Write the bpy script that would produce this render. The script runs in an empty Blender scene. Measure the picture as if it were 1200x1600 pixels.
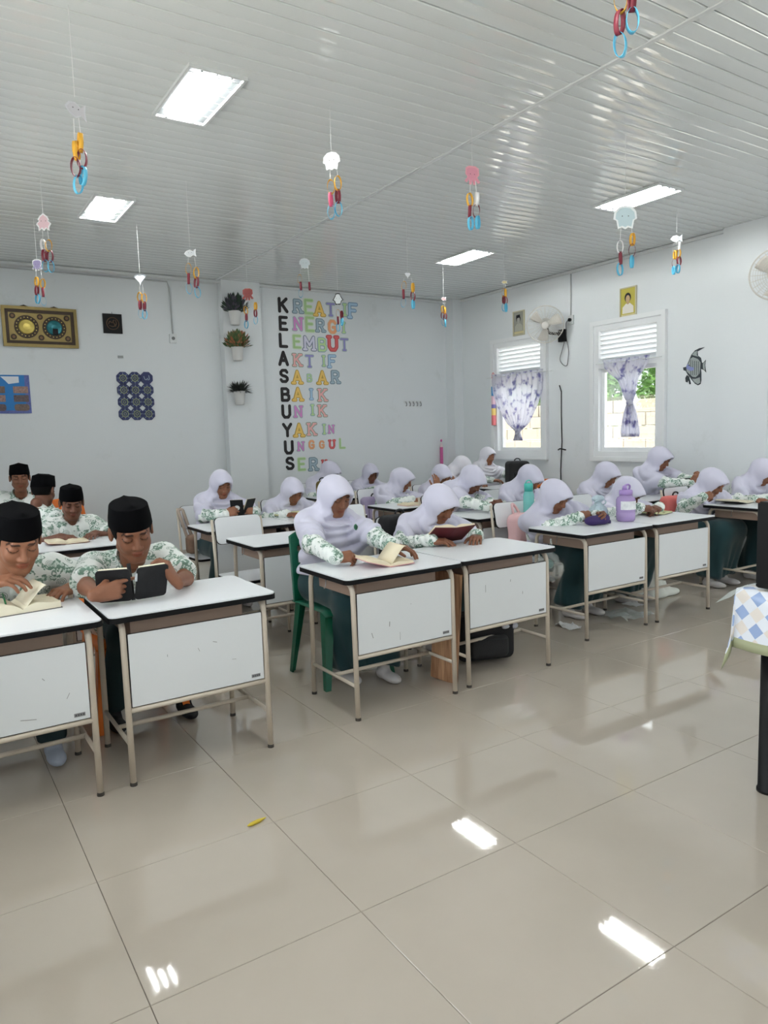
import bpy, math, random
import numpy as np
from mathutils import Matrix, Vector

random.seed(7); RNG = np.random.default_rng(7)
SC = bpy.context.scene
COL = SC.collection
PI = math.pi

# ------------------------------------------------------------------ camera, sky, exposure
F_PX = 1134.42
YAW, PITCH, ROLL = 0.574253, -0.108472, -0.030134
CAM = np.array([-0.3769, -1.6940, 1.3670])
_fwd = np.array([math.sin(YAW)*math.cos(PITCH), math.cos(YAW)*math.cos(PITCH), math.sin(PITCH)])
_rt0 = np.array([math.cos(YAW), -math.sin(YAW), 0.0])
_up0 = np.cross(_rt0, _fwd)
_rt = _rt0*math.cos(ROLL) + _up0*math.sin(ROLL)
_up = -_rt0*math.sin(ROLL) + _up0*math.cos(ROLL)
cd = bpy.data.cameras.new('camera')
cam = bpy.data.objects.new('camera', cd); COL.objects.link(cam)
cd.sensor_fit = 'VERTICAL'; cd.sensor_height = 24.0; cd.lens = 24.0*F_PX/1600.0
cd.clip_start = 0.05; cd.clip_end = 200
cam.matrix_world = Matrix(((_rt[0], _up[0], -_fwd[0], CAM[0]), (_rt[1], _up[1], -_fwd[1], CAM[1]),
                           (_rt[2], _up[2], -_fwd[2], CAM[2]), (0, 0, 0, 1)))
SC.camera = cam

world = bpy.data.worlds.new('overcast_sky'); SC.world = world; world.use_nodes = True
bg = world.node_tree.nodes['Background']
bg.inputs[0].default_value = (0.90, 0.96, 1.0, 1); bg.inputs[1].default_value = 6.0
sun_d = bpy.data.lights.new('sun', 'SUN'); sun_d.energy = 42.0; sun_d.angle = math.radians(1.0); sun_d.color = (1.0, .98, .95)
sun = bpy.data.objects.new('sun', sun_d); COL.objects.link(sun); sun.rotation_euler = Vector((.36, -.55, -.75)).to_track_quat('-Z', 'Y').to_euler(); sun.location = (9, 20, 20)
TUBE_STRENGTH = 143.0
SC.view_settings.view_transform = 'Standard'
SC.view_settings.look = 'None'
SC.view_settings.gamma = 1.0
SC.view_settings.use_curve_mapping = False
SC.view_settings.exposure = 0.0
SC.cycles.max_bounces = 10; SC.cycles.diffuse_bounces = 5; SC.cycles.glossy_bounces = 4
SC.cycles.transmission_bounces = 6; SC.cycles.transparent_max_bounces = 12
SC.cycles.sample_clamp_indirect = 6.0
SC.cycles.caustics_reflective = False; SC.cycles.caustics_refractive = False


def pt(px, py, x=None, y=None, z=None, d=None):
    """the point of the place seen at a photo position, on a plane of known x, y, z or at a distance"""
    r = _fwd + _rt*(px-600)/F_PX + _up*(800-py)/F_PX
    if x is not None: t = (x-CAM[0])/r[0]
    elif y is not None: t = (y-CAM[1])/r[1]
    elif z is not None: t = (z-CAM[2])/r[2]
    else: t = d
    return CAM + r*t


# ------------------------------------------------------------------ helpers
def N3(v):
    v = np.asarray(v, float); return v/max(1e-9, np.linalg.norm(v))


def link(o, parent=None):
    COL.objects.link(o)
    if parent is not None: o.parent = parent
    return o


def mesh_data(name, V, F, mat=None, smooth=False, col=None, mats=None, mi=None):
    me = bpy.data.meshes.new(name)
    V = np.asarray(V, np.float32)
    if isinstance(F, np.ndarray) and F.ndim == 2:
        nf, k = F.shape
        me.vertices.add(len(V)); me.vertices.foreach_set('co', V.ravel())
        me.loops.add(nf*k); me.loops.foreach_set('vertex_index', F.astype(np.int32).ravel())
        me.polygons.add(nf)
        me.polygons.foreach_set('loop_start', np.arange(0, nf*k, k, dtype=np.int32))
        me.update(calc_edges=True)
    else:
        me.from_pydata([tuple(map(float, v)) for v in V], [], [tuple(int(i) for i in f) for f in F]); me.update()
    if smooth: me.polygons.foreach_set('use_smooth', np.ones(len(me.polygons), bool))
    for m in (mats or ([mat] if mat else [])): me.materials.append(m)
    if mi is not None: me.polygons.foreach_set('material_index', np.asarray(mi, np.int32))
    if col is not None:
        a = me.color_attributes.new('Col', 'FLOAT_COLOR', 'POINT')
        c = np.ones((len(V), 4), np.float32); c[:, :3] = col
        a.data.foreach_set('color', c.ravel())
    return me


def obj(name, geo, mat=None, parent=None, smooth=False, **kw):
    me = geo if isinstance(geo, bpy.types.Mesh) else mesh_data(name, geo[0], geo[1], mat, smooth, **kw)
    return link(bpy.data.objects.new(name, me), parent)


def tag(o, label=None, cat=None, group=None, kind=None):
    if label: o['label'] = label
    if cat: o['category'] = cat
    if group: o['group'] = group
    if kind: o['kind'] = kind
    return o


def thing(name, label, cat, loc=(0, 0, 0), rz=0.0, group=None):
    o = bpy.data.objects.new(name, None); o.empty_display_size = 0.05
    o.location = tuple(float(v) for v in loc); o.rotation_euler = (0, 0, rz)
    COL.objects.link(o)
    return tag(o, label, cat, group)


def dup(src, loc=None, rz=None, label=None, group=None, parent=None):
    c = src.copy(); COL.objects.link(c)
    if parent is not None: c.parent = parent
    if loc is not None: c.location = tuple(float(v) for v in loc)
    if rz is not None: c.rotation_euler = (0, 0, rz)
    if label: c['label'] = label
    if group: c['group'] = group
    for ch in list(src.children): dup(ch, parent=c)
    return c


def join(*gs):
    V = []; F = []; n = 0
    for v, f in gs:
        V.append(np.asarray(v, float)); F += [tuple(i+n for i in q) for q in f]; n += len(v)
    return np.concatenate(V), F


def xf(g, M=None, t=(0, 0, 0)):
    V = np.asarray(g[0], float)
    if M is not None: V = V @ np.asarray(M, float).T
    return V + np.asarray(t, float), g[1]


def rot(ax, a):
    c, s = math.cos(a), math.sin(a)
    return np.array({'x': [[1, 0, 0], [0, c, -s], [0, s, c]], 'y': [[c, 0, s], [0, 1, 0], [-s, 0, c]],
                     'z': [[c, -s, 0], [s, c, 0], [0, 0, 1]]}[ax], float)


def box(x0, x1, y0, y1, z0, z1):
    V = [(x, y, z) for z in (z0, z1) for y in (y0, y1) for x in (x0, x1)]
    return np.array(V, float), [(0, 2, 3, 1), (4, 5, 7, 6), (0, 1, 5, 4), (2, 6, 7, 3), (0, 4, 6, 2), (1, 3, 7, 5)]


def bbox(x0, x1, y0, y1, z0, z1, b=0.002):
    """box with chamfered top rim and sides"""
    rings = [(b, z0), (0, z0+b), (0, z1-b), (b, z1)]
    V = []; F = []
    for i, z in rings:
        V += [(x0+i, y0+i, z), (x1-i, y0+i, z), (x1-i, y1-i, z), (x0+i, y1-i, z)]
    for k in range(3):
        for j in range(4): F.append((k*4+j, k*4+(j+1) % 4, k*4+4+(j+1) % 4, k*4+4+j))
    F += [(3, 2, 1, 0), (12, 13, 14, 15)]
    return np.array(V, float), F


def extrude(poly, h, z0=0.0):
    """flat outline (xy) thickened along z"""
    n = len(poly); P = np.asarray(poly, float)
    V = np.concatenate([np.c_[P, np.full(n, z0)], np.c_[P, np.full(n, z0+h)]])
    F = [tuple(range(n-1, -1, -1)), tuple(range(n, 2*n))] + [(i, (i+1) % n, n+(i+1) % n, n+i) for i in range(n)]
    return V, F


def rrect(x0, x1, y0, y1, r, n=5):
    P = []
    for cx, cy, a0 in ((x1-r, y1-r, 0), (x0+r, y1-r, 90), (x0+r, y0+r, 180), (x1-r, y0+r, 270)):
        for k in range(n+1):
            a = math.radians(a0+90*k/n); P.append((cx+r*math.cos(a), cy+r*math.sin(a)))
    return P


def ngon(cx, cy, rx, ry=None, n=20, a0=0.0):
    ry = rx if ry is None else ry
    return [(cx+rx*math.cos(a0+2*PI*k/n), cy+ry*math.sin(a0+2*PI*k/n)) for k in range(n)]


def tube(path, r, n=8, caps=True, closed=False):
    P = np.asarray(path, float); m = len(P)
    rs = np.full(m, r) if np.isscalar(r) else np.asarray(r, float)
    T = np.gradient(P, axis=0) if not closed else np.roll(P, -1, 0)-np.roll(P, 1, 0)
    T /= np.maximum(1e-9, np.linalg.norm(T, axis=1))[:, None]
    u = np.cross(T[0], (0, 0, 1.0))
    if np.linalg.norm(u) < 1e-3: u = np.cross(T[0], (1.0, 0, 0))
    u = N3(u); V = []; F = []
    for i in range(m):
        u = N3(u-T[i]*(u@T[i])); w = np.cross(T[i], u)
        for k in range(n):
            a = 2*PI*k/n; V.append(P[i]+rs[i]*(math.cos(a)*u+math.sin(a)*w))
    for i in range(m if closed else m-1):
        j = (i+1) % m
        for k in range(n): F.append((i*n+k, i*n+(k+1) % n, j*n+(k+1) % n, j*n+k))
    if caps and not closed: F += [tuple(range(n-1, -1, -1)), tuple((m-1)*n+k for k in range(n))]
    return np.array(V), F


def lathe(prof, n=16, c=(0, 0, 0), sx=1.0, sy=1.0):
    V = []; F = []; m = len(prof)
    for r, z in prof:
        for k in range(n):
            a = 2*PI*k/n; V.append((c[0]+r*sx*math.cos(a), c[1]+r*sy*math.sin(a), c[2]+z))
    for i in range(m-1):
        for k in range(n): F.append((i*n+k, i*n+(k+1) % n, (i+1)*n+(k+1) % n, (i+1)*n+k))
    F += [tuple(range(n-1, -1, -1)), tuple((m-1)*n+k for k in range(n))]
    return np.array(V, float), F


def loft(rings, closed=True, caps=True):
    m = len(rings); n = len(rings[0]); V = np.concatenate([np.asarray(r, float) for r in rings]); F = []
    for i in range(m-1):
        for k in range(n if closed else n-1): F.append((i*n+k, i*n+(k+1) % n, (i+1)*n+(k+1) % n, (i+1)*n+k))
    if closed and caps: F += [tuple(range(n-1, -1, -1)), tuple((m-1)*n+k for k in range(n))]
    return V, F


def sheet(rows, th=0.002):
    """an open grid of points given thickness"""
    G = np.asarray(rows, float); m, n = G.shape[:2]
    du = np.gradient(G, axis=1); dv = np.gradient(G, axis=0)
    nn = np.cross(du, dv); nn /= np.maximum(1e-9, np.linalg.norm(nn, axis=2))[..., None]
    A = (G+nn*th/2).reshape(-1, 3); B = (G-nn*th/2).reshape(-1, 3); o = m*n; F = []
    for i in range(m-1):
        for k in range(n-1):
            a, b, c, d = i*n+k, i*n+k+1, (i+1)*n+k+1, (i+1)*n+k
            F += [(a, b, c, d), (o+d, o+c, o+b, o+a)]
    rim = [k for k in range(n)] + [i*n+n-1 for i in range(1, m)] + [(m-1)*n+k for k in range(n-2, -1, -1)] + [i*n for i in range(m-2, 0, -1)]
    for i in range(len(rim)):
        a, b = rim[i], rim[(i+1) % len(rim)]; F.append((b, a, o+a, o+b))
    return np.concatenate([A, B]), F


def bend(pts, r=0.05, n=5):
    """round the corners of a polyline"""
    P = [np.asarray(p, float) for p in pts]; out = [P[0]]
    for i in range(1, len(P)-1):
        a, b = P[i-1]-P[i], P[i+1]-P[i]
        ra = min(r, np.linalg.norm(a)*.49, np.linalg.norm(b)*.49)
        s, e = P[i]+N3(a)*ra, P[i]+N3(b)*ra
        for k in range(n+1):
            t = k/n; out.append((1-t)**2*s+2*t*(1-t)*P[i]+t*t*e)
    out.append(P[-1]); return out


# ------------------------------------------------------------------ materials
def srgb(r, g, b):
    f = lambda c: (c/255/12.92 if c/255 <= .04045 else ((c/255+.055)/1.055)**2.4)
    return (f(r), f(g), f(b), 1)


MATS = {}


def mat(name, c, rough=.5, metal=0.0, var=0.0, vscale=8.0, bump=0.0, bscale=60.0, sub=0.0, trans=0.0, alpha=1.0,
        coat=0.0, spec=None, emit=0.0, sheen=0.0):
    if name in MATS: return MATS[name]
    m = bpy.data.materials.new(name); m.use_nodes = True; nt = m.node_tree; b = nt.nodes['Principled BSDF']
    c = srgb(*c) if max(c[:3]) > 1.0 else (*c[:3], 1)
    b.inputs['Base Color'].default_value = c; b.inputs['Roughness'].default_value = rough
    b.inputs['Metallic'].default_value = metal
    if spec is not None: b.inputs['Specular IOR Level'].default_value = spec
    if sub: b.inputs['Subsurface Weight'].default_value = sub; b.inputs['Subsurface Radius'].default_value = (.01, .004, .002)
    if trans: b.inputs['Transmission Weight'].default_value = trans
    if alpha < 1: b.inputs['Alpha'].default_value = alpha
    if coat: b.inputs['Coat Weight'].default_value = coat; b.inputs['Coat Roughness'].default_value = .06
    if sheen: b.inputs['Sheen Weight'].default_value = sheen
    if emit: b.inputs['Emission Color'].default_value = c; b.inputs['Emission Strength'].default_value = emit
    if var or bump:
        tc = nt.nodes.new('ShaderNodeTexCoord')
        if var:
            nz = nt.nodes.new('ShaderNodeTexNoise'); nz.inputs['Scale'].default_value = vscale; nz.inputs['Detail'].default_value = 5
            nt.links.new(tc.outputs['Object'], nz.inputs['Vector'])
            mx = nt.nodes.new('ShaderNodeMix'); mx.data_type = 'RGBA'; mx.blend_type = 'MIX'
            mx.inputs[6].default_value = tuple(v*(1-var) for v in c[:3])+(1,); mx.inputs[7].default_value = tuple(min(1, v*(1+var)) for v in c[:3])+(1,)
            nt.links.new(nz.outputs['Fac'], mx.inputs[0]); nt.links.new(mx.outputs[2], b.inputs['Base Color'])
        if bump:
            nz = nt.nodes.new('ShaderNodeTexNoise'); nz.inputs['Scale'].default_value = bscale; nz.inputs['Detail'].default_value = 4
            nt.links.new(tc.outputs['Object'], nz.inputs['Vector'])
            bp = nt.nodes.new('ShaderNodeBump'); bp.inputs['Strength'].default_value = bump; bp.inputs['Distance'].default_value = .01
            nt.links.new(nz.outputs['Fac'], bp.inputs['Height']); nt.links.new(bp.outputs[0], b.inputs['Normal'])
    MATS[name] = m
    return m


def nd(nt, typ, **kw):
    n = nt.nodes.new(typ)
    for k, v in kw.items():
        if k == 'op': n.operation = v
        else: n.inputs[int(k[1:]) if k[0] == 'i' and k[1:].isdigit() else k].default_value = v
    return n


def mth(nt, op, a, b=None):
    n = nt.nodes.new('ShaderNodeMath'); n.operation = op
    for i, v in ((0, a), (1, b)):
        if v is None: continue
        if isinstance(v, (int, float)): n.inputs[i].default_value = v
        else: nt.links.new(v, n.inputs[i])
    return n.outputs[0]


def batik():
    if 'batik' in MATS: return MATS['batik']
    m = bpy.data.materials.new('batik_print'); m.use_nodes = True; nt = m.node_tree; b = nt.nodes['Principled BSDF']
    tc = nt.nodes.new('ShaderNodeTexCoord'); ob = tc.outputs['Object']
    nz = nd(nt, 'ShaderNodeTexNoise', Scale=9.0, Detail=2.0); nt.links.new(ob, nz.inputs['Vector'])
    wob = nt.nodes.new('ShaderNodeVectorMath'); wob.operation = 'MULTIPLY_ADD'
    nt.links.new(nz.outputs['Color'], wob.inputs[0]); wob.inputs[1].default_value = (.05, .05, .05); nt.links.new(ob, wob.inputs[2])
    vo = nd(nt, 'ShaderNodeTexVoronoi', Scale=19.0); nt.links.new(wob.outputs[0], vo.inputs['Vector'])
    d = vo.outputs['Distance']
    rings = mth(nt, 'SINE', mth(nt, 'MULTIPLY', d, 46.0))
    ring_m = mth(nt, 'MULTIPLY', mth(nt, 'GREATER_THAN', rings, .25), mth(nt, 'LESS_THAN', d, .46))
    sep = nt.nodes.new('ShaderNodeSeparateColor'); nt.links.new(vo.outputs['Color'], sep.inputs[0])
    cell = mth(nt, 'GREATER_THAN', sep.outputs[0], .3)
    ring_m = mth(nt, 'MULTIPLY', ring_m, cell)
    n2 = nd(nt, 'ShaderNodeTexNoise', Scale=80.0, Detail=2.5); nt.links.new(ob, n2.inputs['Vector'])
    n3 = nd(nt, 'ShaderNodeTexNoise', Scale=17.0, Detail=1.5); nt.links.new(ob, n3.inputs['Vector'])
    leaf = mth(nt, 'MULTIPLY', mth(nt, 'GREATER_THAN', n2.outputs['Fac'], .5), mth(nt, 'GREATER_THAN', n3.outputs['Fac'], .525))
    pale = mth(nt, 'MULTIPLY', mth(nt, 'GREATER_THAN', n3.outputs['Fac'], .56), .75)
    def mix(f, a, c):
        x = nt.nodes.new('ShaderNodeMix'); x.data_type = 'RGBA'; nt.links.new(f, x.inputs[0])
        if isinstance(a, tuple): x.inputs[6].default_value = a
        else: nt.links.new(a, x.inputs[6])
        x.inputs[7].default_value = c; return x.outputs[2]
    c = mix(pale, srgb(232, 236, 232), srgb(196, 213, 202))
    c = mix(mth(nt, 'MULTIPLY', ring_m, .85), c, srgb(110, 138, 124))
    c = mix(mth(nt, 'MULTIPLY', leaf, .9), c, srgb(94, 128, 110))
    nt.links.new(c, b.inputs['Base Color']); b.inputs['Roughness'].default_value = .8; b.inputs['Sheen Weight'].default_value = .15
    nb = nd(nt, 'ShaderNodeTexNoise', Scale=26.0, Detail=3.0); nt.links.new(ob, nb.inputs['Vector'])
    bp = nt.nodes.new('ShaderNodeBump'); bp.inputs['Strength'].default_value = .35; bp.inputs['Distance'].default_value = .015
    nt.links.new(nb.outputs['Fac'], bp.inputs['Height']); nt.links.new(bp.outputs[0], b.inputs['Normal'])
    MATS['batik'] = m; return m


def skin(name, c):
    if name in MATS: return MATS[name]
    m = mat(name, c, .5, spec=.35); nt = m.node_tree; b = nt.nodes['Principled BSDF']
    at = nt.nodes.new('ShaderNodeAttribute'); at.attribute_name = 'Col'
    mx = nt.nodes.new('ShaderNodeMix'); mx.data_type = 'RGBA'; mx.blend_type = 'MULTIPLY'; mx.inputs[0].default_value = 1
    mx.inputs[6].default_value = b.inputs['Base Color'].default_value
    nt.links.new(at.outputs['Color'], mx.inputs[7]); nt.links.new(mx.outputs[2], b.inputs['Base Color'])
    return m


def tile_mat():
    m = bpy.data.materials.new('polished_tile'); m.use_nodes = True; nt = m.node_tree; b = nt.nodes['Principled BSDF']
    tc = nt.nodes.new('ShaderNodeTexCoord'); ge = nt.nodes.new('ShaderNodeNewGeometry')
    n1 = nd(nt, 'ShaderNodeTexNoise', Scale=1.6, Detail=6.0); nt.links.new(ge.outputs['Position'], n1.inputs['Vector'])
    cr = nt.nodes.new('ShaderNodeValToRGB'); nt.links.new(n1.outputs['Fac'], cr.inputs[0])
    cr.color_ramp.elements[0].color = srgb(176, 166, 154); cr.color_ramp.elements[1].color = srgb(184, 174, 162)
    cr.color_ramp.elements[0].position = .3; cr.color_ramp.elements[1].position = .7
    nt.links.new(cr.outputs[0], b.inputs['Base Color'])
    b.inputs['Roughness'].default_value = .04; b.inputs['Specular IOR Level'].default_value = .7
    return m


def wall_mat():
    m = mat('painted_plaster', (222, 226, 227), .5, bump=.03, bscale=25); nt = m.node_tree; b = nt.nodes['Principled BSDF']
    ge = nt.nodes.new('ShaderNodeNewGeometry')
    n1 = nd(nt, 'ShaderNodeTexNoise', Scale=2.2, Detail=9.0, Roughness=.7); nt.links.new(ge.outputs['Position'], n1.inputs['Vector'])
    cr = nt.nodes.new('ShaderNodeValToRGB'); nt.links.new(n1.outputs['Fac'], cr.inputs[0])
    cr.color_ramp.elements[0].color = srgb(215, 219, 220); cr.color_ramp.elements[1].color = srgb(222, 226, 228)
    cr.color_ramp.elements[0].position = .3; cr.color_ramp.elements[1].position = .4
    nt.links.new(cr.outputs[0], b.inputs['Base Color'])
    return m


M_WALL = wall_mat()
M_TILE = tile_mat()
M_GROUT = mat('tile_grout', (150, 142, 132), .8)
M_PVC = mat('ceiling_pvc', (222, 226, 225), .06, spec=.75)
M_PVCGAP = mat('ceiling_gap', (62, 64, 64), .8)
M_TRIM = mat('white_trim', (216, 219, 219), .35)
M_LAM = mat('white_laminate', (236, 238, 241), .28, var=.02, vscale=4)
M_PANEL = mat('white_panel', (222, 225, 227), .33, var=.02, vscale=4)
M_EDGE = mat('black_edge', (14, 14, 16), .55, spec=.2)
M_BEIGE = mat('beige_tube', (203, 191, 175), .35, var=.03)
M_TAUPE = mat('taupe_drawer', (146, 124, 110), .55, var=.04)
M_RUB = mat('rubber_cap', (60, 55, 50), .7)
M_HIJAB = mat('lavender_cloth', (206, 204, 221), .85, sheen=.25, bump=.12, bscale=14)
M_HIJABW = mat('white_cloth', (230, 228, 236), .85, sheen=.25, bump=.12, bscale=14)
M_SKIRT = mat('teal_skirt_cloth', (6, 52, 57), .8, sheen=.2, bump=.25, bscale=9)
M_TROUS = mat('dark_green_trousers', (18, 44, 48), .8, bump=.25, bscale=9)
M_CAP = mat('black_velvet', (5, 5, 7), .9, spec=.08)
M_HAIR = mat('black_hair', (9, 8, 8), .75, spec=.12)
M_SOCKW = mat('white_sock', (206, 202, 202), .9)
M_SOCKG = mat('grey_sock', (168, 176, 192), .9)
M_SHOE = mat('black_sock', (16, 16, 20), .8)
M_BATIK = batik()
SKINS = [skin('skin_a', (144, 97, 72)), skin('skin_b', (128, 84, 62)), skin('skin_c', (110, 71, 54))]
M_PAGE = mat('book_page', (226, 214, 186), .8, var=.03)
M_BLACK = mat('black_plastic', (10, 10, 12), .45, spec=.25)
M_BLACKCL = mat('black_fabric', (17, 17, 20), .8, bump=.3, bscale=30)

# ------------------------------------------------------------------ room
H = 3.15
XW, XL = 6.14, -0.95
YBL, YBR, YF = 6.50, 6.44, -3.4
floor = tag(obj('floor', box(XL-.1, XW+.1, YF-.1, YBL+.1, -.12, -.012), M_GROUT), kind='structure')
T = 0.6
tile_me = mesh_data('tile', *bbox(.0008, T-.0008, .0008, T-.0008, -.012, 0, .0012), M_TILE)
cuts = {}
for i in range(-2, 11):
    for j in range(-6, 11):
        x0, x1 = max(i*T, XL), min((i+1)*T, XW); y0, y1 = max(j*T, YF), min((j+1)*T, YBL)
        if x1-x0 < .02 or y1-y0 < .02: continue
        if x1-x0 > .599 and y1-y0 > .599:
            o = link(bpy.data.objects.new('tile', tile_me), floor); o.location = (i*T, j*T, 0)
        else:
            obj('tile', bbox(x0+.0011, x1-.0011, y0+.0011, y1-.0011, -.012, 0, .0012), M_TILE, floor)

# ceiling: pvc planks running along x, two fields on either side of a joint strip
XS = 2.69
ceil = tag(obj('ceiling', box(XL-.1, XW+.1, YF-.1, YBL+.1, H+.014, H+.12), M_PVCGAP), kind='structure')
def plank_mesh(L):
    pr = [(.0032, .012), (.0032, .005), (.0065, .0008), (.03, -.0004), (.05, -.0007), (.07, -.0004), (.0915, .0008), (.0948, .005), (.0948, .012)]
    return mesh_data('plank', *loft([[(x, y, z) for y, z in pr] for x in (0, L)], closed=False), M_PVC)
pm = (plank_mesh(XS-.012-XL), plank_mesh(XW-XS-.012))
for k in range(101):
    y = YF+.098*k
    for s in (0, 1):
        o = link(bpy.data.objects.new('plank', pm[s]), ceil)
        o.location = (XL if s == 0 else XS+.012, y, H); o.rotation_euler = (random.gauss(0, .006), random.gauss(0, .0004), 0)
tag(obj('trim_1', bbox(XS-.016, XS+.016, YF, YBL, H-.006, H+.006, .003), M_TRIM), kind='structure')
tag(obj('trim_2', join(bbox(XL, XW, YBR-.03, YBR, H-.035, H-.004, .004), bbox(XL, 2.7, YBL-.03, YBL, H-.035, H-.004, .004)), M_TRIM), kind='structure')
tag(obj('trim_3', bbox(XW-.03, XW, YF, YBR, H-.035, H-.004, .004), M_TRIM), kind='structure')

# windows (y0, y1) in the window wall, and ones added for daylight in the unseen left wall
WIN = [(4.69, 5.59), (3.05, 3.92)]
WZ0, WZ1 = 1.03, 2.47
def wall_with_holes(lo, hi, holes, z1, fixed0, fixed1, axis):
    gs = []; cur = lo
    def add(a, b, c, d):
        gs.append(box(fixed0, fixed1, a, b, c, d) if axis == 'y' else box(a, b, fixed0, fixed1, c, d))
    for a, b, c, d in sorted(holes):
        add(cur, a, 0, z1); add(a, b, 0, c) if c > 0.01 else None; add(a, b, d, z1); cur = b
    add(cur, hi, 0, z1)
    return join(*gs)
tag(obj('wall_right', wall_with_holes(YF, YBL, [(a, b, WZ0, WZ1) for a, b in WIN]+[(-.35, .5, WZ0, WZ1), (-2.2, -1.35, WZ0, WZ1)], H+.02, XW, XW+.16, 'y'), M_WALL), kind='structure')
tag(obj('wall_back', join(box(XL, 2.75, YBL, YBL+.15, 0, H+.02), box(2.75, XW, YBR, YBR+.21, 0, H+.02)), M_WALL), kind='structure')
ADDED_LWIN = [(-2.9, -1.6, .95, 2.5), (-1.2, .1, .95, 2.5), (.5, 1.8, .95, 2.5), (3.2, 4.2, .95, 2.5)]  # invented left-wall openings, out of view, added to let daylight in
tag(obj('wall_left', wall_with_holes(YF, YBL, ADDED_LWIN, H+.02, XL-.15, XL, 'y'), M_WALL), kind='structure')
tag(obj('wall_front', wall_with_holes(XL, XW, [(4.6, 5.6, 0, 2.2)], H+.02, YF-.15, YF, 'x'), M_WALL), kind='structure')
tag(obj('trim_4', box(2.735, 3.205, 6.37, YBR+.05, 0, H), M_WALL), kind='structure')          # pilaster on the back wall
tag(obj('trim_5', box(5.985, XW, 6.26, YBR, 0, H), M_WALL), kind='structure')                 # column in the corner
tag(obj('trim_6', box(6.085, XW, 1.93, 2.385, 0, H), M_WALL), kind='structure')               # column on the window wall
bb = mat('baseboard_tile', (196, 190, 182), .15)
tag(obj('baseboard_back', join(box(XL, 2.735, YBL-.012, YBL, 0, .1), box(3.205, 5.985, YBR-.012, YBR, 0, .1)), bb), kind='structure')
tag(obj('baseboard_right', box(XW-.012, XW, YF, 6.26, 0, .1), bb), kind='structure')

M_WFR = mat('window_frame_white', (230, 232, 233), .35)
M_GLASS = mat('window_glass', (250, 252, 252), .02, trans=1.0, alpha=.25, spec=.3)
def window(n, y0, y1):
    zl = 2.03
    fr = join(box(XW-.03, XW+.1, y0, y0+.06, WZ0, WZ1), box(XW-.03, XW+.1, y1-.06, y1, WZ0, WZ1),
              box(XW-.03, XW+.1, y0+.06, y1-.06, WZ0, WZ0+.06), box(XW-.03, XW+.1, y0+.06, y1-.06, WZ1-.06, WZ1),
              box(XW-.03, XW+.1, y0+.06, y1-.06, zl-.03, zl+.03))
    w = tag(obj('window_%d' % n, fr, M_WFR), kind='structure')
    cs = join(*[box(XW-.045, XW-.003, *q) for q in ((y0-.05, y0, WZ0-.05, WZ1+.05), (y1, y1+.05, WZ0-.05, WZ1+.05), (y0, y1, WZ1, WZ1+.05), (y0, y1, WZ0-.05, WZ0))])
    obj('window_casing', cs, M_WFR, w)
    sl = mesh_data('slat', *xf(bbox(-.035, .035, y0+.062, y1-.062, -.004, .004, .001), rot('y', math.radians(38))), M_WFR)
    for k in range(7):
        o = link(bpy.data.objects.new('slat', sl), w); o.location = (XW+.03, 0, zl+.062+.05*k)
    sash = join(box(XW+.02, XW+.06, y0+.06, y0+.105, WZ0+.06, zl-.03), box(XW+.02, XW+.06, y1-.105, y1-.06, WZ0+.06, zl-.03),
                box(XW+.02, XW+.06, y0+.105, y1-.105, WZ0+.06, WZ0+.1), box(XW+.02, XW+.06, y0+.105, y1-.105, zl-.07, zl-.03))
    obj('sash', sash, M_WFR, w)
    obj('pane', box(XW+.038, XW+.042, y0+.105, y1-.105, WZ0+.1, zl-.07), M_GLASS, w)
window(1, *WIN[0]); window(2, *WIN[1]); window(3, -.35, .5); window(4, -2.2, -1.35)
for k, (a, b, c, d) in enumerate(ADDED_LWIN):
    m_ = (a+b)/2
    tag(obj('window_%d' % (5+k), join(box(XL-.1, XL+.02, a, a+.06, c, d), box(XL-.1, XL+.02, b-.06, b, c, d), box(XL-.1, XL+.02, m_-.03, m_+.03, c, d),
        box(XL-.1, XL+.02, a, b, c, c+.06), box(XL-.1, XL+.02, a, b, d-.06, d)), M_WFR), kind='structure')
tag(obj('door_1', join(box(4.6, 4.66, YF-.1, YF+.02, 0, 2.2), box(5.54, 5.6, YF-.1, YF+.02, 0, 2.2), box(4.66, 5.54, YF-.1, YF+.02, 2.14, 2.2)), M_WFR), kind='structure')

# ------------------------------------------------------------------ outside the windows
M_GROUND = mat('pale_paving', (168, 165, 158), .9, var=.1)
tag(obj('added_sun_roof', box(XL-1.3, XW+.75, YF-.6, YBL+.6, H+.16, H+.24), M_TRIM), kind='structure')  # unseen slab with eaves, added to keep sun out of the left openings
tag(obj('ground', box(XW+.3, 30, -12, 30, -.5, -.2), M_GROUND), kind='structure')
tag(obj('ground', box(-25, XL-.3, -12, 30, -.5, -.2), M_GROUND), kind='structure')
M_FENCE = mat('weathered_concrete', (104, 97, 84), .95, var=.3, vscale=5, bump=.6, bscale=9)
fence = thing('garden_wall', 'weathered concrete block wall outside the windows', 'wall', (8.9, 7.5, -.2))
blk = mesh_data('block', *bbox(-.07, .07, -.195, .195, 0, .19, .006), M_FENCE)
for r in range(10):
    for c in range(30):
        o = link(bpy.data.objects.new('block', blk), fence)
        o.location = (random.gauss(0, .006), -6+c*.4+(r % 2)*.2, r*.196)
M_LEAF = mat('garden_leaf', (84, 124, 48), .6, var=.35, vscale=3)
M_STEM = mat('garden_stem', (92, 76, 52), .9)
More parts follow.
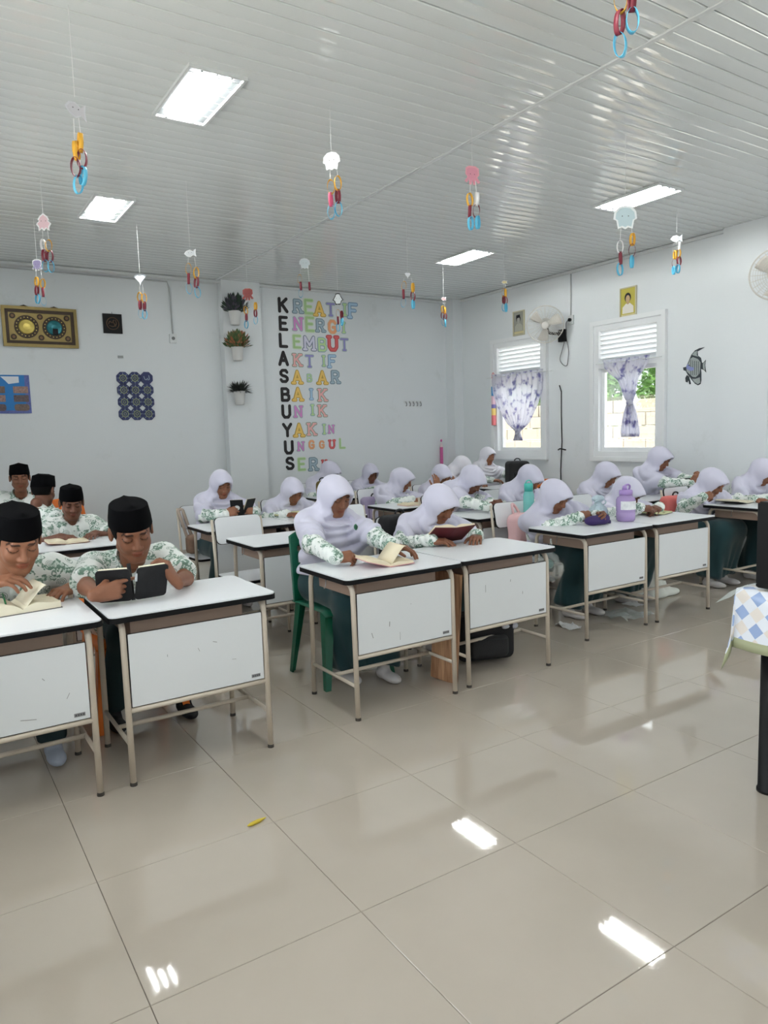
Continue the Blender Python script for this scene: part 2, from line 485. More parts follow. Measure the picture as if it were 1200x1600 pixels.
def bush(label, loc, rad, hgt, n):
    t = thing('garden_bush', label, 'bush', loc, group='bushes outside the windows')
    V = []; F = []
    for k in range(n):
        a, e, rr = RNG.uniform(0, 2*PI), RNG.uniform(-.5, 1.0), RNG.uniform(.45, 1)
        c = np.array([math.cos(a)*rad*rr*math.cos(e), math.sin(a)*rad*rr*math.cos(e), hgt*.62+hgt*.4*rr*math.sin(e)])
        M = rot('z', RNG.uniform(0, 6.3)) @ rot('x', RNG.uniform(-1, 1)) @ rot('y', RNG.uniform(-1, 1)); s = RNG.uniform(.07, .13)
        q = np.array([(-s, 0, 0), (-.2*s, -.4*s, .1*s), (s, 0, -.1*s), (-.2*s, .4*s, .1*s)]) @ M.T + c
        F += [(len(V), len(V)+1, len(V)+2), (len(V), len(V)+2, len(V)+3)]; V += list(q)
    tag(obj('foliage', (V, F), M_LEAF, t), kind='stuff')
    obj('stem', join(*[tube([(0, 0, 0), (.1*math.cos(a), .1*math.sin(a), hgt*.4), (rad*.5*math.cos(a), rad*.5*math.sin(a), hgt*.75)], [.03, .02, .008], 6) for a in (0, 2.1, 4.2)]), M_STEM, t)
for k, (x, y, r, h, lb) in enumerate([(9.9, 4.9, .78, 3.4, 'leafy green bush beyond the block wall, seen through the open half of the near window'),
                                  (9.9, 6.5, .78, 3.2, 'leafy green bush beyond the block wall, behind the knotted curtain'),
                                  (10.0, 8.3, .85, 3.4, 'leafy green bush beyond the block wall, between the two windows'),
                                  (10.1, 10.3, .95, 3.6, 'leafy green bush beyond the block wall, at the far window')]):
    bush(lb, (x, y, -.2), r, h, 2600)

# ------------------------------------------------------------------ ceiling light fittings
M_TUBE = bpy.data.materials.new('lit_tube'); M_TUBE.use_nodes = True
_b = M_TUBE.node_tree.nodes['Principled BSDF']; _b.inputs['Base Color'].default_value = (1, 1, 1, 1)
_b.inputs['Emission Color'].default_value = (.97, 1.0, .98, 1); _b.inputs['Emission Strength'].default_value = TUBE_STRENGTH
M_REFL = mat('light_reflector', (150, 154, 156), .3, metal=.6)
M_ALU = mat('aluminium_louvre', (205, 208, 210), .25, metal=.7)
def troffer(x, y, label):
    t = thing('ceiling_light', label, 'ceiling light', (x, y, H-.002), group='recessed fluorescent ceiling lights')
    w, l = .15, .315
    obj('frame', join(box(-w, -w+.014, -l, l, -.017, 0), box(w-.014, w, -l, l, -.017, 0), box(-w+.014, w-.014, -l, -l+.014, -.017, 0), box(-w+.014, w-.014, l-.014, l, -.017, 0)), M_TRIM, t)
    obj('reflector', box(-w+.014, w-.014, -l+.014, l-.014, -.003, -.001), M_REFL, t)
    for xx in (-.075, 0, .075):
        tb = obj('tube', xf(tube([(0, -.28, 0), (0, .28, 0)], .0065, 10), t=(xx, 0, -.0105)), M_TUBE, t, True)
        for q in (-1, 1): obj('tube_cap', xf(tube([(0, q*.299, 0), (0, q*.28, 0)], .0072, 10), t=(xx, 0, -.0105)), M_ALU, tb)
    for k in range(7):
        yy = -.27+.09*k
        obj('louvre', box(-w+.014, w-.014, yy-.001, yy+.001, -.0205, -.0175), M_ALU, t)
    return t
for x in (1.04, 4.58):
    for y in (-2.1, .03, 2.17, 4.30):
        if y > 4: lb = 'lit fluorescent ceiling panel over the back rows, %s' % ('smaller one above the framed wall art' if x < 2 else 'nearest the corner column')
        elif y > 2: lb = 'lit fluorescent ceiling panel over the front rows, %s' % ('large one near the top' if x < 2 else 'towards the window wall fan')
        else: lb = 'lit fluorescent ceiling panel %s, %s' % ('above the front wall' if y < -1 else 'above the open floor', 'on the window side' if x > 2 else 'on the side of the people in caps')
        troffer(x, y, lb)

# ------------------------------------------------------------------ desks and chairs
DZ = .695
def make_desk():
    t = thing('school_desk', 'x', 'desk')
    W, D = .70, .505
    obj('desk_top', extrude(rrect(0.003, W-.003, .003, D-.003, .028), .006, DZ-.006), M_LAM, t)
    obj('edge_band', extrude(rrect(0, W, 0, D, .03), .021, DZ-.0275), M_EDGE, t)
    lx = (.055, .648)
    for x in lx:
        for y, s in ((.032, 1), (.472, -1)):
            lg = obj('leg', tube(bend([(x, y-.006*s, .012), (x, y+.006*s, .663), (x, .252, .657)], .06, 6), .0125, 10), M_BEIGE, t, True)
            obj('foot_cap', lathe([(.0142, 0), (.0142, .008), (.0125, .014)], 10, (x, y-.006*s, 0)), M_RUB, lg)
        obj('side_stretcher', tube([(x, .034, .165), (x, .47, .165)], .009, 8), M_BEIGE, t, True)
    obj('front_rail', tube([(lx[0], .033, .303), (lx[1], .033, .303)], .011, 8), M_BEIGE, t, True)
    obj('rear_stretcher', tube([(lx[0], .25, .165), (lx[1], .25, .165)], .010, 8), M_BEIGE, t, True)
    pn = obj('front_panel', bbox(lx[0]+.016, lx[1]-.016, .026, .040, .317, .612, .002), M_PANEL, t)
    obj('panel_edge', box(lx[0]+.0145, lx[1]-.0145, .029, .037, .3155, .6135), M_EDGE, pn)
    st = obj('maker_sticker', box(.575, .615, .0248, .0265, .331, .345), mat('grey_sticker', (128, 128, 130), .5), pn)
    obj('sticker_print', join(*[box(.579+.009*k, .585+.009*k, .0243, .0250, .335, .341) for k in range(4)]), mat('sticker_ink', (70, 70, 74), .5), st)
    dr = join(box(.09, .56, .06, .068, .585, .665), box(.09, .098, .068, .44, .585, .665), box(.552, .56, .068, .44, .585, .665), box(.098, .552, .068, .44, .585, .593))
    obj('drawer', dr, M_TAUPE, t)
    obj('bag_hook', tube([(.035, .26, .655), (.03, .26, .62), (.02, .255, .61), (.014, .245, .618)], .0025, 6), M_ALU, t, True)
    return t
M_SCUFF = mat('scuff_mark', (150, 150, 150), .7)
def make_chair():
    t = thing('school_chair', 'x', 'chair')
    obj('seat', extrude(rrect(-.182, .182, -.192, .192, .04), .006, .401), M_LAM, t)
    obj('seat_edge', extrude(rrect(-.185, .185, -.195, .195, .042), .018, .3835), M_EDGE, t)
    Mb = rot('x', math.radians(78)); tb = (0, .205, .71)
    obj('backrest', xf(extrude(rrect(-.172, .172, -.095, .095, .035), .006, .004), Mb, tb), M_LAM, t)
    obj('backrest_edge', xf(extrude(rrect(-.175, .175, -.098, .098, .037), .011, -.0075), Mb, tb), M_EDGE, t)
    for s in (-1, 1):
        a = obj('leg', tube(bend([(s*.19, .16, .01), (s*.19, .175, .37), (s*.185, .235, .79)], .05, 5), .0105, 8), M_BEIGE, t, True)
        b = obj('leg', tube(bend([(s*.19, -.17, .01), (s*.19, -.165, .374), (s*.19, .172, .374)], .05, 5), .0105, 8), M_BEIGE, t, True)
        for q, y in ((a, .16), (b, -.17)): obj('foot_cap', lathe([(.012, 0), (.012, .008), (.0105, .014)], 8, (s*.19, y, 0)), M_RUB, q)
        obj('stretcher', tube([(s*.19, -.168, .14), (s*.19, .164, .14)], .008, 8), M_BEIGE, t, True)
    obj('cross_bar', tube([(-.19, 0, .14), (.19, 0, .14)], .008, 8), M_BEIGE, t, True)
    return t
DESKS = [  # x, y of the front corner, label
    (-.515, 1.155, 'white desk cut off by the left picture edge, thick open book on it'),
    (.205, 1.160, 'white desk with scuffed front panel where the black zip book is held up'),
    (-.50, 2.33, 'white desk behind the person with the thick book, second row'),
    (.215, 2.34, 'empty white desk behind the person holding the black zip book'),
    (-.50, 3.20, 'white desk in third row behind the capped people, by the left picture edge'),
    (.205, 3.20, 'white desk under the open brown book of the capped person in third row'),
    (.0, 4.72, 'white desk near the back wall by the person in cap looking up'),
    (1.262, 1.180, 'white desk in front of the person on the green plastic chair'),
    (1.970, 1.205, 'white desk under the maroon book, black backpack below it'),
    (1.35, 2.45, 'empty white desk behind the green plastic chair, empty chair at it'),
    (2.06, 2.47, 'empty white desk behind the person with the maroon book'),
    (1.385, 3.38, 'white desk of the person holding the small black book by the pilaster'),
    (2.092, 3.44, 'white desk with a wide open pale book near the wall lettering'),
    (3.115, 1.405, 'white desk with a clear bag hanging on its side hook'),
    (3.825, 1.405, 'white desk with white sack below, next to the purple jug'),
    (3.20, 2.52, 'white desk where a person bows over clasped hands, behind the maroon book'),
    (3.91, 2.54, 'white desk behind the turquoise bottle'),
    (3.18, 3.60, 'white desk of the person in profile with the lilac bag'),
    (3.89, 3.60, 'white desk of the person holding hands to the head'),
    (3.20, 4.92, 'white desk in the last row below the wall lettering'),
    (3.91, 4.92, 'white desk in the last row below the row of wall hooks'),
    (5.13, 1.425, 'white desk seen from its side beside the black monitor'),
    (5.05, 2.40, 'white desk behind the coral bag under the near window'),
    (5.15, 4.45, 'white desk below the far window by the black backpack'),
]
desk0 = make_desk()
desk_objs = []
for k, (x, y, lb) in enumerate(DESKS):
    if k == 0:
        o = desk0; o.location = (x, y, 0); o['label'] = lb; o['group'] = 'white school desks'
    else: o = dup(desk0, (x, y, 0), random.gauss(0, .006) if k > 8 else 0, lb, 'white school desks')
    desk_objs.append(o)
# scuffs on the front panels nearest the camera
for k, marks in ((0, [(.30, .44, .004, .05, .4), (.42, .36, .09, .003, .15), (.20, .50, .003, .02, 0), (.56, .42, .003, .03, .5), (.48, .50, .02, .003, .9)]),
                 (1, [(.42, .52, .03, .003, .3), (.35, .50, .003, .02, -.4), (.50, .43, .03, .002, .1), (.22, .50, .003, .012, 0)]),
                 (7, [(.15, .40, .005, .035, -.3), (.25, .44, .006, .03, .1), (.31, .37, .002, .05, 0), (.38, .52, .004, .004, 0)]),
                 (8, [(.18, .52, .003, .05, 0), (.36, .54, .003, .015, .2), (.45, .46, .003, .02, 0)])):
    pan = [c for c in desk_objs[k].children if c.name.startswith('front_panel')][0]
    for (cx, cz, w, h, a) in marks:
        obj('scuff', xf(box(-w*.3, w*.3, -.0006, .0006, -h*.4, h*.4), rot('y', a), (cx, .0256, cz)), M_SCUFF, pan)
chair0 = make_chair()
CHAIRS = [  # x, y, yaw, label
    (1.56, 3.03, 0, 'empty white school chair between two rows, backrest facing the camera'),
    (-.12, 1.98, 0, 'school chair of the capped person with the thick book'),
    (.58, 3.86, 0, 'school chair of the capped person with the brown book'),
    (.36, 4.44, PI, 'school chair turned backwards under the person with back to the camera'),
    (.36, 5.50, 0, 'school chair by the back wall under the capped person looking up'),
    (1.66, 4.12, .05, 'white school chair with beige strap over it beside the pilaster'),
    (2.38, 4.10, 0, 'white school chair of the person with the wide pale book'),
    (2.36, 2.16, 0, 'school chair with the black bag over its backrest'),
    (2.48, 3.08, 0, 'empty white school chair behind the black bag'),
    (3.50, 2.27, 0, 'white school chair with the pink bag on its backrest'),
    (4.24, 2.27, 0, 'white school chair of the person behind the purple jug'),
    (3.55, 3.28, 0, 'school chair of the person bowing over clasped hands'),
    (4.24, 3.25, 0, 'white school chair behind the clasped hands, in front of the orange chair'),
    (3.55, 4.38, 0, 'white school chair with the lilac bag'),
    (4.25, 4.40, 0, 'white school chair of the person holding hands to the head'),
    (3.50, 5.70, 0, 'school chair in the last row under the lettering'),
    (4.20, 5.70, 0, 'school chair in the last row under the hooks'),
    (5.36, 2.12, 0, 'school chair with the coral bag'),
    (5.45, 3.06, 0, 'white school chair below the near window'),
    (5.45, 5.25, 0, 'school chair below the far window'),
]
for k, (x, y, rz, lb) in enumerate(CHAIRS):
    if k == 0:
        chair0.location = (x, y, 0); chair0['label'] = lb; chair0['group'] = 'white school chairs'
    else: dup(chair0, (x, y, 0), rz, lb, 'white school chairs')

def plastic_chair(label, loc, rz, m, name='plastic_chair', bh=.40):
    t = thing(name, label, 'chair', loc, rz, 'plastic chairs')
    # seat shell
    rows = []
    for i in range(9):
        v = i/8
        rows.append([(-.2+.4*u/8, -.2+.4*v, .42-.012*math.sin(PI*u/8)*math.sin(PI*v)-(.02 if v == 0 else 0)) for u in range(9)])
    obj('seat', sheet(rows, .008), m, t, True)
    # backrest with rows of slots
    V = []; F = []; nu, nv = 29, 25
    for s in (0, 1):
        for j in range(nv):
            for i in range(nu):
                u, v = i/(nu-1)*2-1, j/(nv-1)
                hw = .205-.03*v
                V.append((u*hw, .19+.085*v-.03*u*u*(1-.3*v)+s*.009, .42+bh*v-.035*v*abs(u)**3))
    def solid(i, j):
        return not (3 <= i < nu-4 and 8 <= j < nv-4 and (i-3) % 4 in (1, 2) and (j-8) % 4 in (1, 2))
    S = lambda i, j: 0 <= i < nu-1 and 0 <= j < nv-1 and solid(i, j)
    o = nu*nv
    for j in range(nv-1):
        for i in range(nu-1):
            if not S(i, j): continue
            a, b, c, d = j*nu+i, j*nu+i+1, (j+1)*nu+i+1, (j+1)*nu+i
            F += [(a, b, c, d), (o+d, o+c, o+b, o+a)]
            for (di, dj, p, q) in ((0, -1, a, b), (1, 0, b, c), (0, 1, c, d), (-1, 0, d, a)):
                if not S(i+di, j+dj): F.append((q, p, o+p, o+q))
    obj('backrest', (V, F), m, t, True)
    for sx in (-1, 1):
        for sy in (-1, 1):
            top = np.array([sx*.175, sy*.165, .412]); bot = np.array([sx*.215, sy*.215, 0])
            prof = []
            for q, w in ((top, .045), (bot, .024)):
                prof.append([q+np.array([dx*w*-sx, dy*w*-sy, 0]) for dx, dy in ((-.3, -.3), (1, -.3), (1, .15), (.15, .15), (.15, 1), (-.3, 1))])
            obj('leg', loft(prof), m, t)
    return t
plastic_chair('dark green plastic chair under the person turning a page', (1.60, 1.86, 0), 0, mat('green_plastic', (8, 92, 68), .35))
M_ORNG = mat('orange_plastic', (238, 122, 34), .4)
plastic_chair('orange plastic chair with slotted back near the far window', (5.36, 4.22, 0), PI*.97, M_ORNG)
plastic_chair('orange plastic chair near the back wall behind the capped people', (.88, 5.75, 0), .1, M_ORNG)
plastic_chair('orange plastic chair under the capped person holding the black zip book', (.47, 2.0, 0), 0, M_ORNG, bh=.25)

# ------------------------------------------------------------------ people: smooth volumes turned into skins
def surface(f, lo, hi, h):
    lo = np.asarray(lo, float); n = np.maximum(4, np.ceil((np.asarray(hi, float)-lo)/h).astype(int)+1)
    ax = [lo[i]+h*np.arange(n[i]) for i in range(3)]
    G = np.stack(np.meshgrid(*ax, indexing='ij'), -1).reshape(-1, 3).astype(np.float32)
    v = f(G).reshape(n).astype(np.float32)
    v[0] = np.maximum(v[0], 1e-3); v[-1] = np.maximum(v[-1], 1e-3); v[:, 0] = np.maximum(v[:, 0], 1e-3); v[:, -1] = np.maximum(v[:, -1], 1e-3)
    v[:, :, 0] = np.maximum(v[:, :, 0], 1e-3); v[:, :, -1] = np.maximum(v[:, :, -1], 1e-3)
    c = n-1; acc = np.zeros((*c, 3), np.float32); cnt = np.zeros(c, np.float32); ins = v < 0; crossings = []
    for a in range(3):
        s0 = [slice(None)]*3; s1 = [slice(None)]*3; s0[a] = slice(0, -1); s1[a] = slice(1, None)
        v0, v1 = v[tuple(s0)], v[tuple(s1)]; cr = ins[tuple(s0)] != ins[tuple(s1)]
        I = np.argwhere(cr); t = v0[cr]/(v0[cr]-v1[cr]); P = I.astype(np.float32); P[:, a] += t
        b, d = [(1, 2), (2, 0), (0, 1)][a]; cells = []
        for db, dd in ((0, 0), (-1, 0), (-1, -1), (0, -1)):
            J = I.copy(); J[:, b] += db; J[:, d] += dd
            ok = ((J >= 0) & (J < c)).all(1); J2 = J[ok]
            np.add.at(acc, tuple(J2.T), P[ok]); np.add.at(cnt, tuple(J2.T), 1); cells.append((J, ok))
        crossings.append((cells, ins[tuple(s0)][cr]))
    idx = -np.ones(c, int); m = cnt > 0; idx[m] = np.arange(m.sum())
    V = (acc[m]/cnt[m][:, None])*h+lo; Q = []
    for cells, inside in crossings:
        ok = cells[0][1] & cells[1][1] & cells[2][1] & cells[3][1]
        q = np.stack([idx[tuple(J[ok].T)] for J, _ in cells], 1); fl = ~inside[ok]
        q[fl] = q[fl][:, ::-1]; Q.append(q)
    return V.astype(np.float32), np.concatenate(Q)


def sc(p, a, b, ra, rb=None):
    rb = ra if rb is None else rb; a = np.asarray(a, np.float32); ba = np.asarray(b, np.float32)-a
    pa = p-a; hh = np.clip((pa@ba)/max(1e-9, ba@ba), 0, 1)
    return np.sqrt(((pa-hh[:, None]*ba)**2).sum(1))-(ra+(rb-ra)*hh)


def se(p, c, r, R=None):
    q = p-np.asarray(c, np.float32)
    if R is not None: q = q@R
    r = np.asarray(r, np.float32); k0 = np.sqrt(((q/r)**2).sum(1)); k1 = np.sqrt(((q/(r*r))**2).sum(1))
    return k0*(k0-1)/np.maximum(k1, 1e-6)


def sm(a, b, k):
    h = np.clip(.5+.5*(b-a)/k, 0, 1); return b+(a-b)*h-k*h*(1-h)


def smx(a, b, k): return -sm(-a, -b, k)


# head, in its own frame: face towards -y, crown +z
def head_field(p, ears=True):
    d = se(p, (0, .014, .030), (.074, .090, .082))
    d = sm(d, se(p, (0, -.024, -.030), (.056, .062, .078)), .03)
    d = sm(d, se(p, (0, -.055, -.088), (.024, .022, .018)), .022)
    for s in (-1, 1):
        d = sm(d, se(p, (s*.032, -.055, -.022), (.025, .026, .026)), .02)
        d = sm(d, sc(p, (s*.049, -.012, -.048), (s*.018, -.058, -.088), .017, .013), .02)
    d = sm(d, sc(p, (-.030, -.080, .036), (.030, -.080, .036), .011), .016)
    for s in (-1, 1): d = smx(d, -se(p, (s*.031, -.098, .012), (.021, .017, .012)), .012)
    for s in (-1, 1): d = sm(d, se(p, (s*.031, -.0725, .011), (.0165, .0145, .0135)), .005)
    d = sm(d, sc(p, (0, -.084, .020), (0, -.102, -.020), .0075, .0105), .012)
    for s in (-1, 1): d = sm(d, se(p, (s*.0125, -.092, -.025), (.0085, .010, .0075)), .008)
    d = sm(d, se(p, (0, -.0835, -.0485), (.021, .0105, .0062)), .006)
    d = sm(d, se(p, (0, -.0820, -.0590), (.018, .0105, .0068)), .006)
    d = smx(d, -se(p, (0, -.096, -.0535), (.021, .006, .0016)), .003)
    for s in (-1, 1) if ears else ():
        e = smx(se(p, (s*.079, .012, .002), (.010, .019, .031)), -se(p, (s*.088, .006, .004), (.008, .011, .020)), .006)
        d = sm(d, e, .008)
    d = sm(d, sc(p, (0, .022, -.05), (0, .045, -.15), .047, .05), .02)
    return d


def head_colour(V):
    c = np.ones((len(V), 3), np.float32); x, y, z = np.abs(V[:, 0]), V[:, 1], V[:, 2]; fr = y < -.055
    brow = fr & (x > .012) & (x < .050) & (np.abs(z-(.0345+.10*(x-.012)-2.6*np.maximum(0, x-.034)**1.6*4)) < .0042)
    c[brow] = (.16, .15, .16)
    lash = fr & (np.abs(x-.031) < .0185) & (np.abs(z-(.0045+22*(x-.031)**2)) < .0022)
    c[lash] = (.10, .09, .10)
    lip = (y < -.074) & (((V[:, 0]/.023)**2+((z+.0538)/.0118)**2) < 1)
    c[lip] = (1.02, .70, .68)
    return c


# right hand: wrist at the origin, fingers +x, thumb +y, back of the hand +z
POSES = {'rest': ((18, 26, 16), (18, 26, 16), (20, 28, 18), (22, 30, 18), (.62, .70, -.28)),
         'flat': ((6, 8, 5), (5, 8, 5), (6, 8, 5), (8, 9, 5), (.62, .75, -.10)),
         'hold': ((38, 52, 30), (42, 55, 30), (46, 56, 30), (48, 56, 30), (.80, .42, -.45)),
         'point': ((10, 12, 8), (46, 66, 30), (52, 66, 30), (56, 66, 30), (.74, .58, -.34)),
         'fist': ((62, 78, 40), (64, 80, 40), (66, 80, 40), (68, 80, 40), (.72, .40, -.55))}
FING = [((.083, .029, .000), (.039, .024, .019), .0090, .06), ((.087, .010, .002), (.043, .027, .020), .0092, .01),
        ((.082, -.009, .001), (.039, .025, .019), .0088, -.04), ((.073, -.027, -.003), (.030, .019, .017), .0078, -.11)]
def hand_field_maker(pose):
    P = POSES[pose]; chains = []
    for (k, L, r, sp), cu in zip(FING, P[:4]):
        q = np.array(k); a = 0; pts = [q.copy()]
        for l, c in zip(L, cu):
            a += math.radians(c); q = q+l*np.array([math.cos(a), sp*math.cos(a), -math.sin(a)]); pts.append(q.copy())
        chains.append((pts, r))
    tb = N3(P[4]); t0 = np.array([.020, .026, -.008]); t1 = t0+.036*tb; b2 = N3(tb+np.array([.35, -.25, -.05])); t2 = t1+.029*b2; t3 = t2+.023*N3(b2+np.array([.3, -.2, -.08]))
    def f(p):
        d = sc(p*np.array([1, 1, 1.25], np.float32), (-.014, 0, 0), (.008, 0, 0), .0265, .026)
        for (k, L, r, sp) in FING: d = sm(d, sc(p, (.006, k[1]*.62, -.004), k, .0155, .0115), .012)
        d = sm(d, se(p, (.036, .022, -.012), (.028, .014, .014)), .01)
        d = sm(d, se(p, (.04, -.022, -.011), (.032, .012, .012)), .01)
        out = d
        for pts, r in chains:
            e = sc(p, pts[0], pts[1], r*1.06, r*.98)
            e = np.minimum(e, sc(p, pts[1], pts[2], r*.97, r*.9)); e = np.minimum(e, sc(p, pts[2], pts[3], r*.9, r*.76))
            out = np.minimum(out, sm(d, e, .008))
        e = np.minimum(np.minimum(sc(p, t0, t1, .0125, .0108), sc(p, t1, t2, .0108, .0098)), sc(p, t2, t3, .0098, .0078))
        return np.minimum(out, sm(d, e, .010))
    return f
_cache = {}
def head_tpl(h, ears=True):
    k = ('head', h, ears)
    if k not in _cache:
        V, Q = surface(lambda p: head_field(p, ears), (-.1, -.12, -.17), (.1, .12, .125), h); _cache[k] = (V, Q, head_colour(V))
    return _cache[k]
def hand_tpl(pose, h):
    k = (pose, h)
    if k not in _cache: _cache[k] = surface(hand_field_maker(pose), (-.06, -.06, -.11), (.19, .10, .035), h)
    return _cache[k]


def ik(s, w, l1, l2, pole):
    v = w-s; d = np.linalg.norm(v)
    if d > (l1+l2)*.985:
        g = d/((l1+l2)*.985); l1 *= g; l2 *= g
    n = v/d; a = (l1*l1-l2*l2+d*d)/(2*d); hh = math.sqrt(max(0, l1*l1-a*a))
    q = np.asarray(pole, float); q = N3(q-n*(q@n)); return s+n*a+q*hh


def bounds(P, m): P = np.asarray(P); return P.min(0)-m, P.max(0)+m


def person(label, loc, head, hrot, hands, hijab=True, yaw=0.0, S=1.0, seat=.42, res=1.0, skin_i=0, feet=None, mh=None,
           cap=True, knees=.40, bottom=None, sock=None, hem=.42, shw=.132, legs_apart=.085, poles=(None, None), hs=1.0, twist=0.0):
    """seated figure; loc = floor point under the pelvis, head = world centre of the head, hrot = (pitch down, yaw, roll),
    hands = ((world wrist, finger dir, back-of-hand dir, pose), ...) for the figure's right and left"""
    L0 = np.array([loc[0], loc[1], 0.0]); Ry = rot('z', -yaw)
    loc_ = lambda w: Ry@(np.asarray(w, float)-L0)
    dl = lambda v: Ry@np.asarray(v, float)
    body_mat = SKINS[skin_i]; mh = mh or M_HIJAB
    hc = loc_(head)
    Rh = rot('z', hrot[1])@rot('y', hrot[2])@rot('x', hrot[0]); hsz = S*hs
    pel = np.array([0, 0, seat+.095*S])
    nb = hc+Rh@np.array([0, .042, -.125])*hsz; nb = nb+np.array([0, .012 if hijab else .045, -.008 if hijab else -.016])
    spine = N3(nb-pel); sl = np.linalg.norm(nb-pel)
    back = N3(np.cross(spine, (1.0, 0, 0)))            # roughly +y, behind the figure
    scen = nb-spine*.045*S+back*.012
    sx = rot('z', twist)@np.array([1.0, 0, 0]); sx = N3(sx-spine*(sx@spine))
    shl = [scen+s*sx*shw*S for s in (-1, 1)]
    wr = []; el = []
    for i, s in enumerate((-1, 1)):
        w = loc_(hands[i][0]); pole = poles[i] if poles[i] is not None else (s*1.0, .45, -.55)
        el.append(ik(shl[i], w, .245*S, .225*S, pole)); wr.append(w)
    hips = [np.array([s*.075*S, 0, seat+.075*S]) for s in (-1, 1)]
    kn = [np.array([s*legs_apart*S, -knees*S, seat+.055*S]) for s in (-1, 1)]
    if feet is None: feet = [(-.10, -.36), (.10, -.36)]
    an = [np.array([f[0], f[1]+.07, .075]) for f in feet]
    h = .0085*res
    # ---------------- skin: one body mesh
    def core(p):
        d = sc(p, pel, pel+spine*sl*.7, .085*S, .085*S)
        d = sm(d, sc(p, shl[0], shl[1], .042*S), .05); d = sm(d, sc(p, scen, nb+spine*.05, .05*S, .043*S), .03)
        for i in (0, 1):
            ra = .034 if not hijab else .024
            d = sm(d, sc(p, shl[i], el[i], .038*S, ra*S), .03)
            d = sm(d, sc(p, el[i], wr[i], (ra+.002)*S, .0235*S), .012)
            d = sm(d, sc(p, hips[i], kn[i], .06*S, .045*S), .03); d = sm(d, sc(p, kn[i], an[i], .045*S, .03*S), .02)
        return d
    parts = []
    lo, hi = bounds([pel, nb, *shl, *el, *wr, *kn, *an], .1)
    hcore = (.010 if not hijab else .016)*max(1, res)
    V, Q = surface(core, lo, hi, hcore); parts.append((V, Q, np.ones((len(V), 3))))
    hv, hq, hcol = head_tpl(round(.0034*res, 4), not hijab); parts.append((hv@Rh.T*hsz+hc, hq, hcol))
    for i in (0, 1):
        _, fd, bk, pose = hands[i]
        ex = N3(dl(fd)); ez = dl(bk); ez = N3(ez-ex*(ez@ex)); ey = np.cross(ez, ex)
        v, q = hand_tpl(pose, round(.0034*res, 4)); v = v.copy()
        if i == 1: v[:, 1] *= -1; q = q[:, ::-1]
        parts.append(((v*S*.96)@np.array([ex, ey, ez])+wr[i], q, np.ones((len(v), 3))))
    n = 0; VV = []; QQ = []; CC = []
    for v, q, c in parts: VV.append(v); QQ.append(q+n); CC.append(c); n += len(v)
    me = mesh_data('person', np.concatenate(VV), np.concatenate(QQ), body_mat, True, np.concatenate(CC))
    o = link(bpy.data.objects.new('person', me)); o.location = tuple(L0); o.rotation_euler = (0, 0, yaw)
    tag(o, label, 'person', 'people at the desks')
    # ---------------- shirt
    belly = pel+spine*sl*.38
    chest = pel+spine*sl*.70
    def shirt(p):
        d = None
        for s in (-1, 1):
            e = sc(p, pel+sx*s*.062*S-np.array([0, 0, .05]), chest+sx*s*.062*S, .100*S, .098*S)
            d = e if d is None else sm(d, e, .05)
        d = sm(d, sc(p, shl[0]+sx*.02, shl[1]-sx*.02, .060*S), .06)
        for i in (0, 1):
            if hijab:
                a = sc(p, shl[i], el[i], .050*S, .050*S); a = sm(a, sc(p, el[i], wr[i]+N3(wr[i]-el[i])*.002, .051*S, .039*S), .03)
                w = .004*np.sin((p@N3(wr[i]-el[i]))*150+6*p[:, 2]*12)*np.clip((np.linalg.norm(p-shl[i], axis=1)-.12)*8, 0, 1)
                d = sm(d, a+w, .035)
            else:
                e2 = shl[i]+(el[i]-shl[i])*.86
                a = sc(p, shl[i], e2, .066*S, .073*S)
                ax_ = N3(el[i]-shl[i]); a = smx(a, (p-e2)@ax_, .006)
                d = sm(d, a, .03)
            th = sc(p, hips[i], hips[i]+(kn[i]-hips[i])*(.62 if hijab else .35), .092*S, .088*S)
            d = sm(d, th, .05)
        ang = np.arctan2(p[:, 1]-chest[1]*.5, p[:, 0])
        d = d+.0035*np.sin(ang*9+p[:, 2]*30)*np.clip((scen[2]-.02-p[:, 2])*8, 0, 1)
        if not hijab: d = smx(d, -sc(p, scen+spine*.0, hc, .046*S), .006); d = smx(d, -sc(p, nb-back*.05-spine*.03, nb-back*.12-spine*.02, .022*S, .03), .01)
        return d
    allp = [pel, nb, *shl, *el, *wr]
    lo, hi = bounds(allp, .12*S); lo[2] = min(lo[2], seat-.06)
    lo[1] = min(lo[1], -.36*S)
    sh = obj('shirt', surface(shirt, lo, hi, h), M_BATIK, o, True)
    # ---------------- lower garment
    bm = bottom or (M_SKIRT if hijab else M_TROUS)
    def lower(p):
        d = sc(p, hips[0], hips[1], .10*S)
        for i in (0, 1):
            if hijab:
                d = sm(d, sc(p, hips[i], kn[i], .098*S, .092*S), .06)
                b_ = an[i]+np.array([0, .0, .035])
                d = sm(d, sc(p, kn[i], b_, .092*S, .100*S), .05)
            else:
                d = sm(d, sc(p, hips[i], kn[i], .082*S, .072*S), .04); d = sm(d, sc(p, kn[i], an[i]+np.array([0, .01, .02]), .070*S, .060*S), .03)
        if hijab:
            mk = (kn[0]+kn[1])/2; ma = (an[0]+an[1])/2+np.array([0, 0, .04])
            d = sm(d, sc(p, (0, 0, seat+.06), mk, .075*S), .06); d = sm(d, sc(p, mk, ma, .08*S, .09*S), .06)
            a = np.arctan2(p[:, 1]-mk[1]*.8, p[:, 0]); d = d+.007*np.sin(a*11+p[:, 2]*5)*np.clip((seat-.02-p[:, 2])*5, 0, 1)
            d = smx(d, .085-p[:, 2]+.02*np.sin(p[:, 0]*22), .012)
        else: d = smx(d, .075-p[:, 2], .008)
        return d
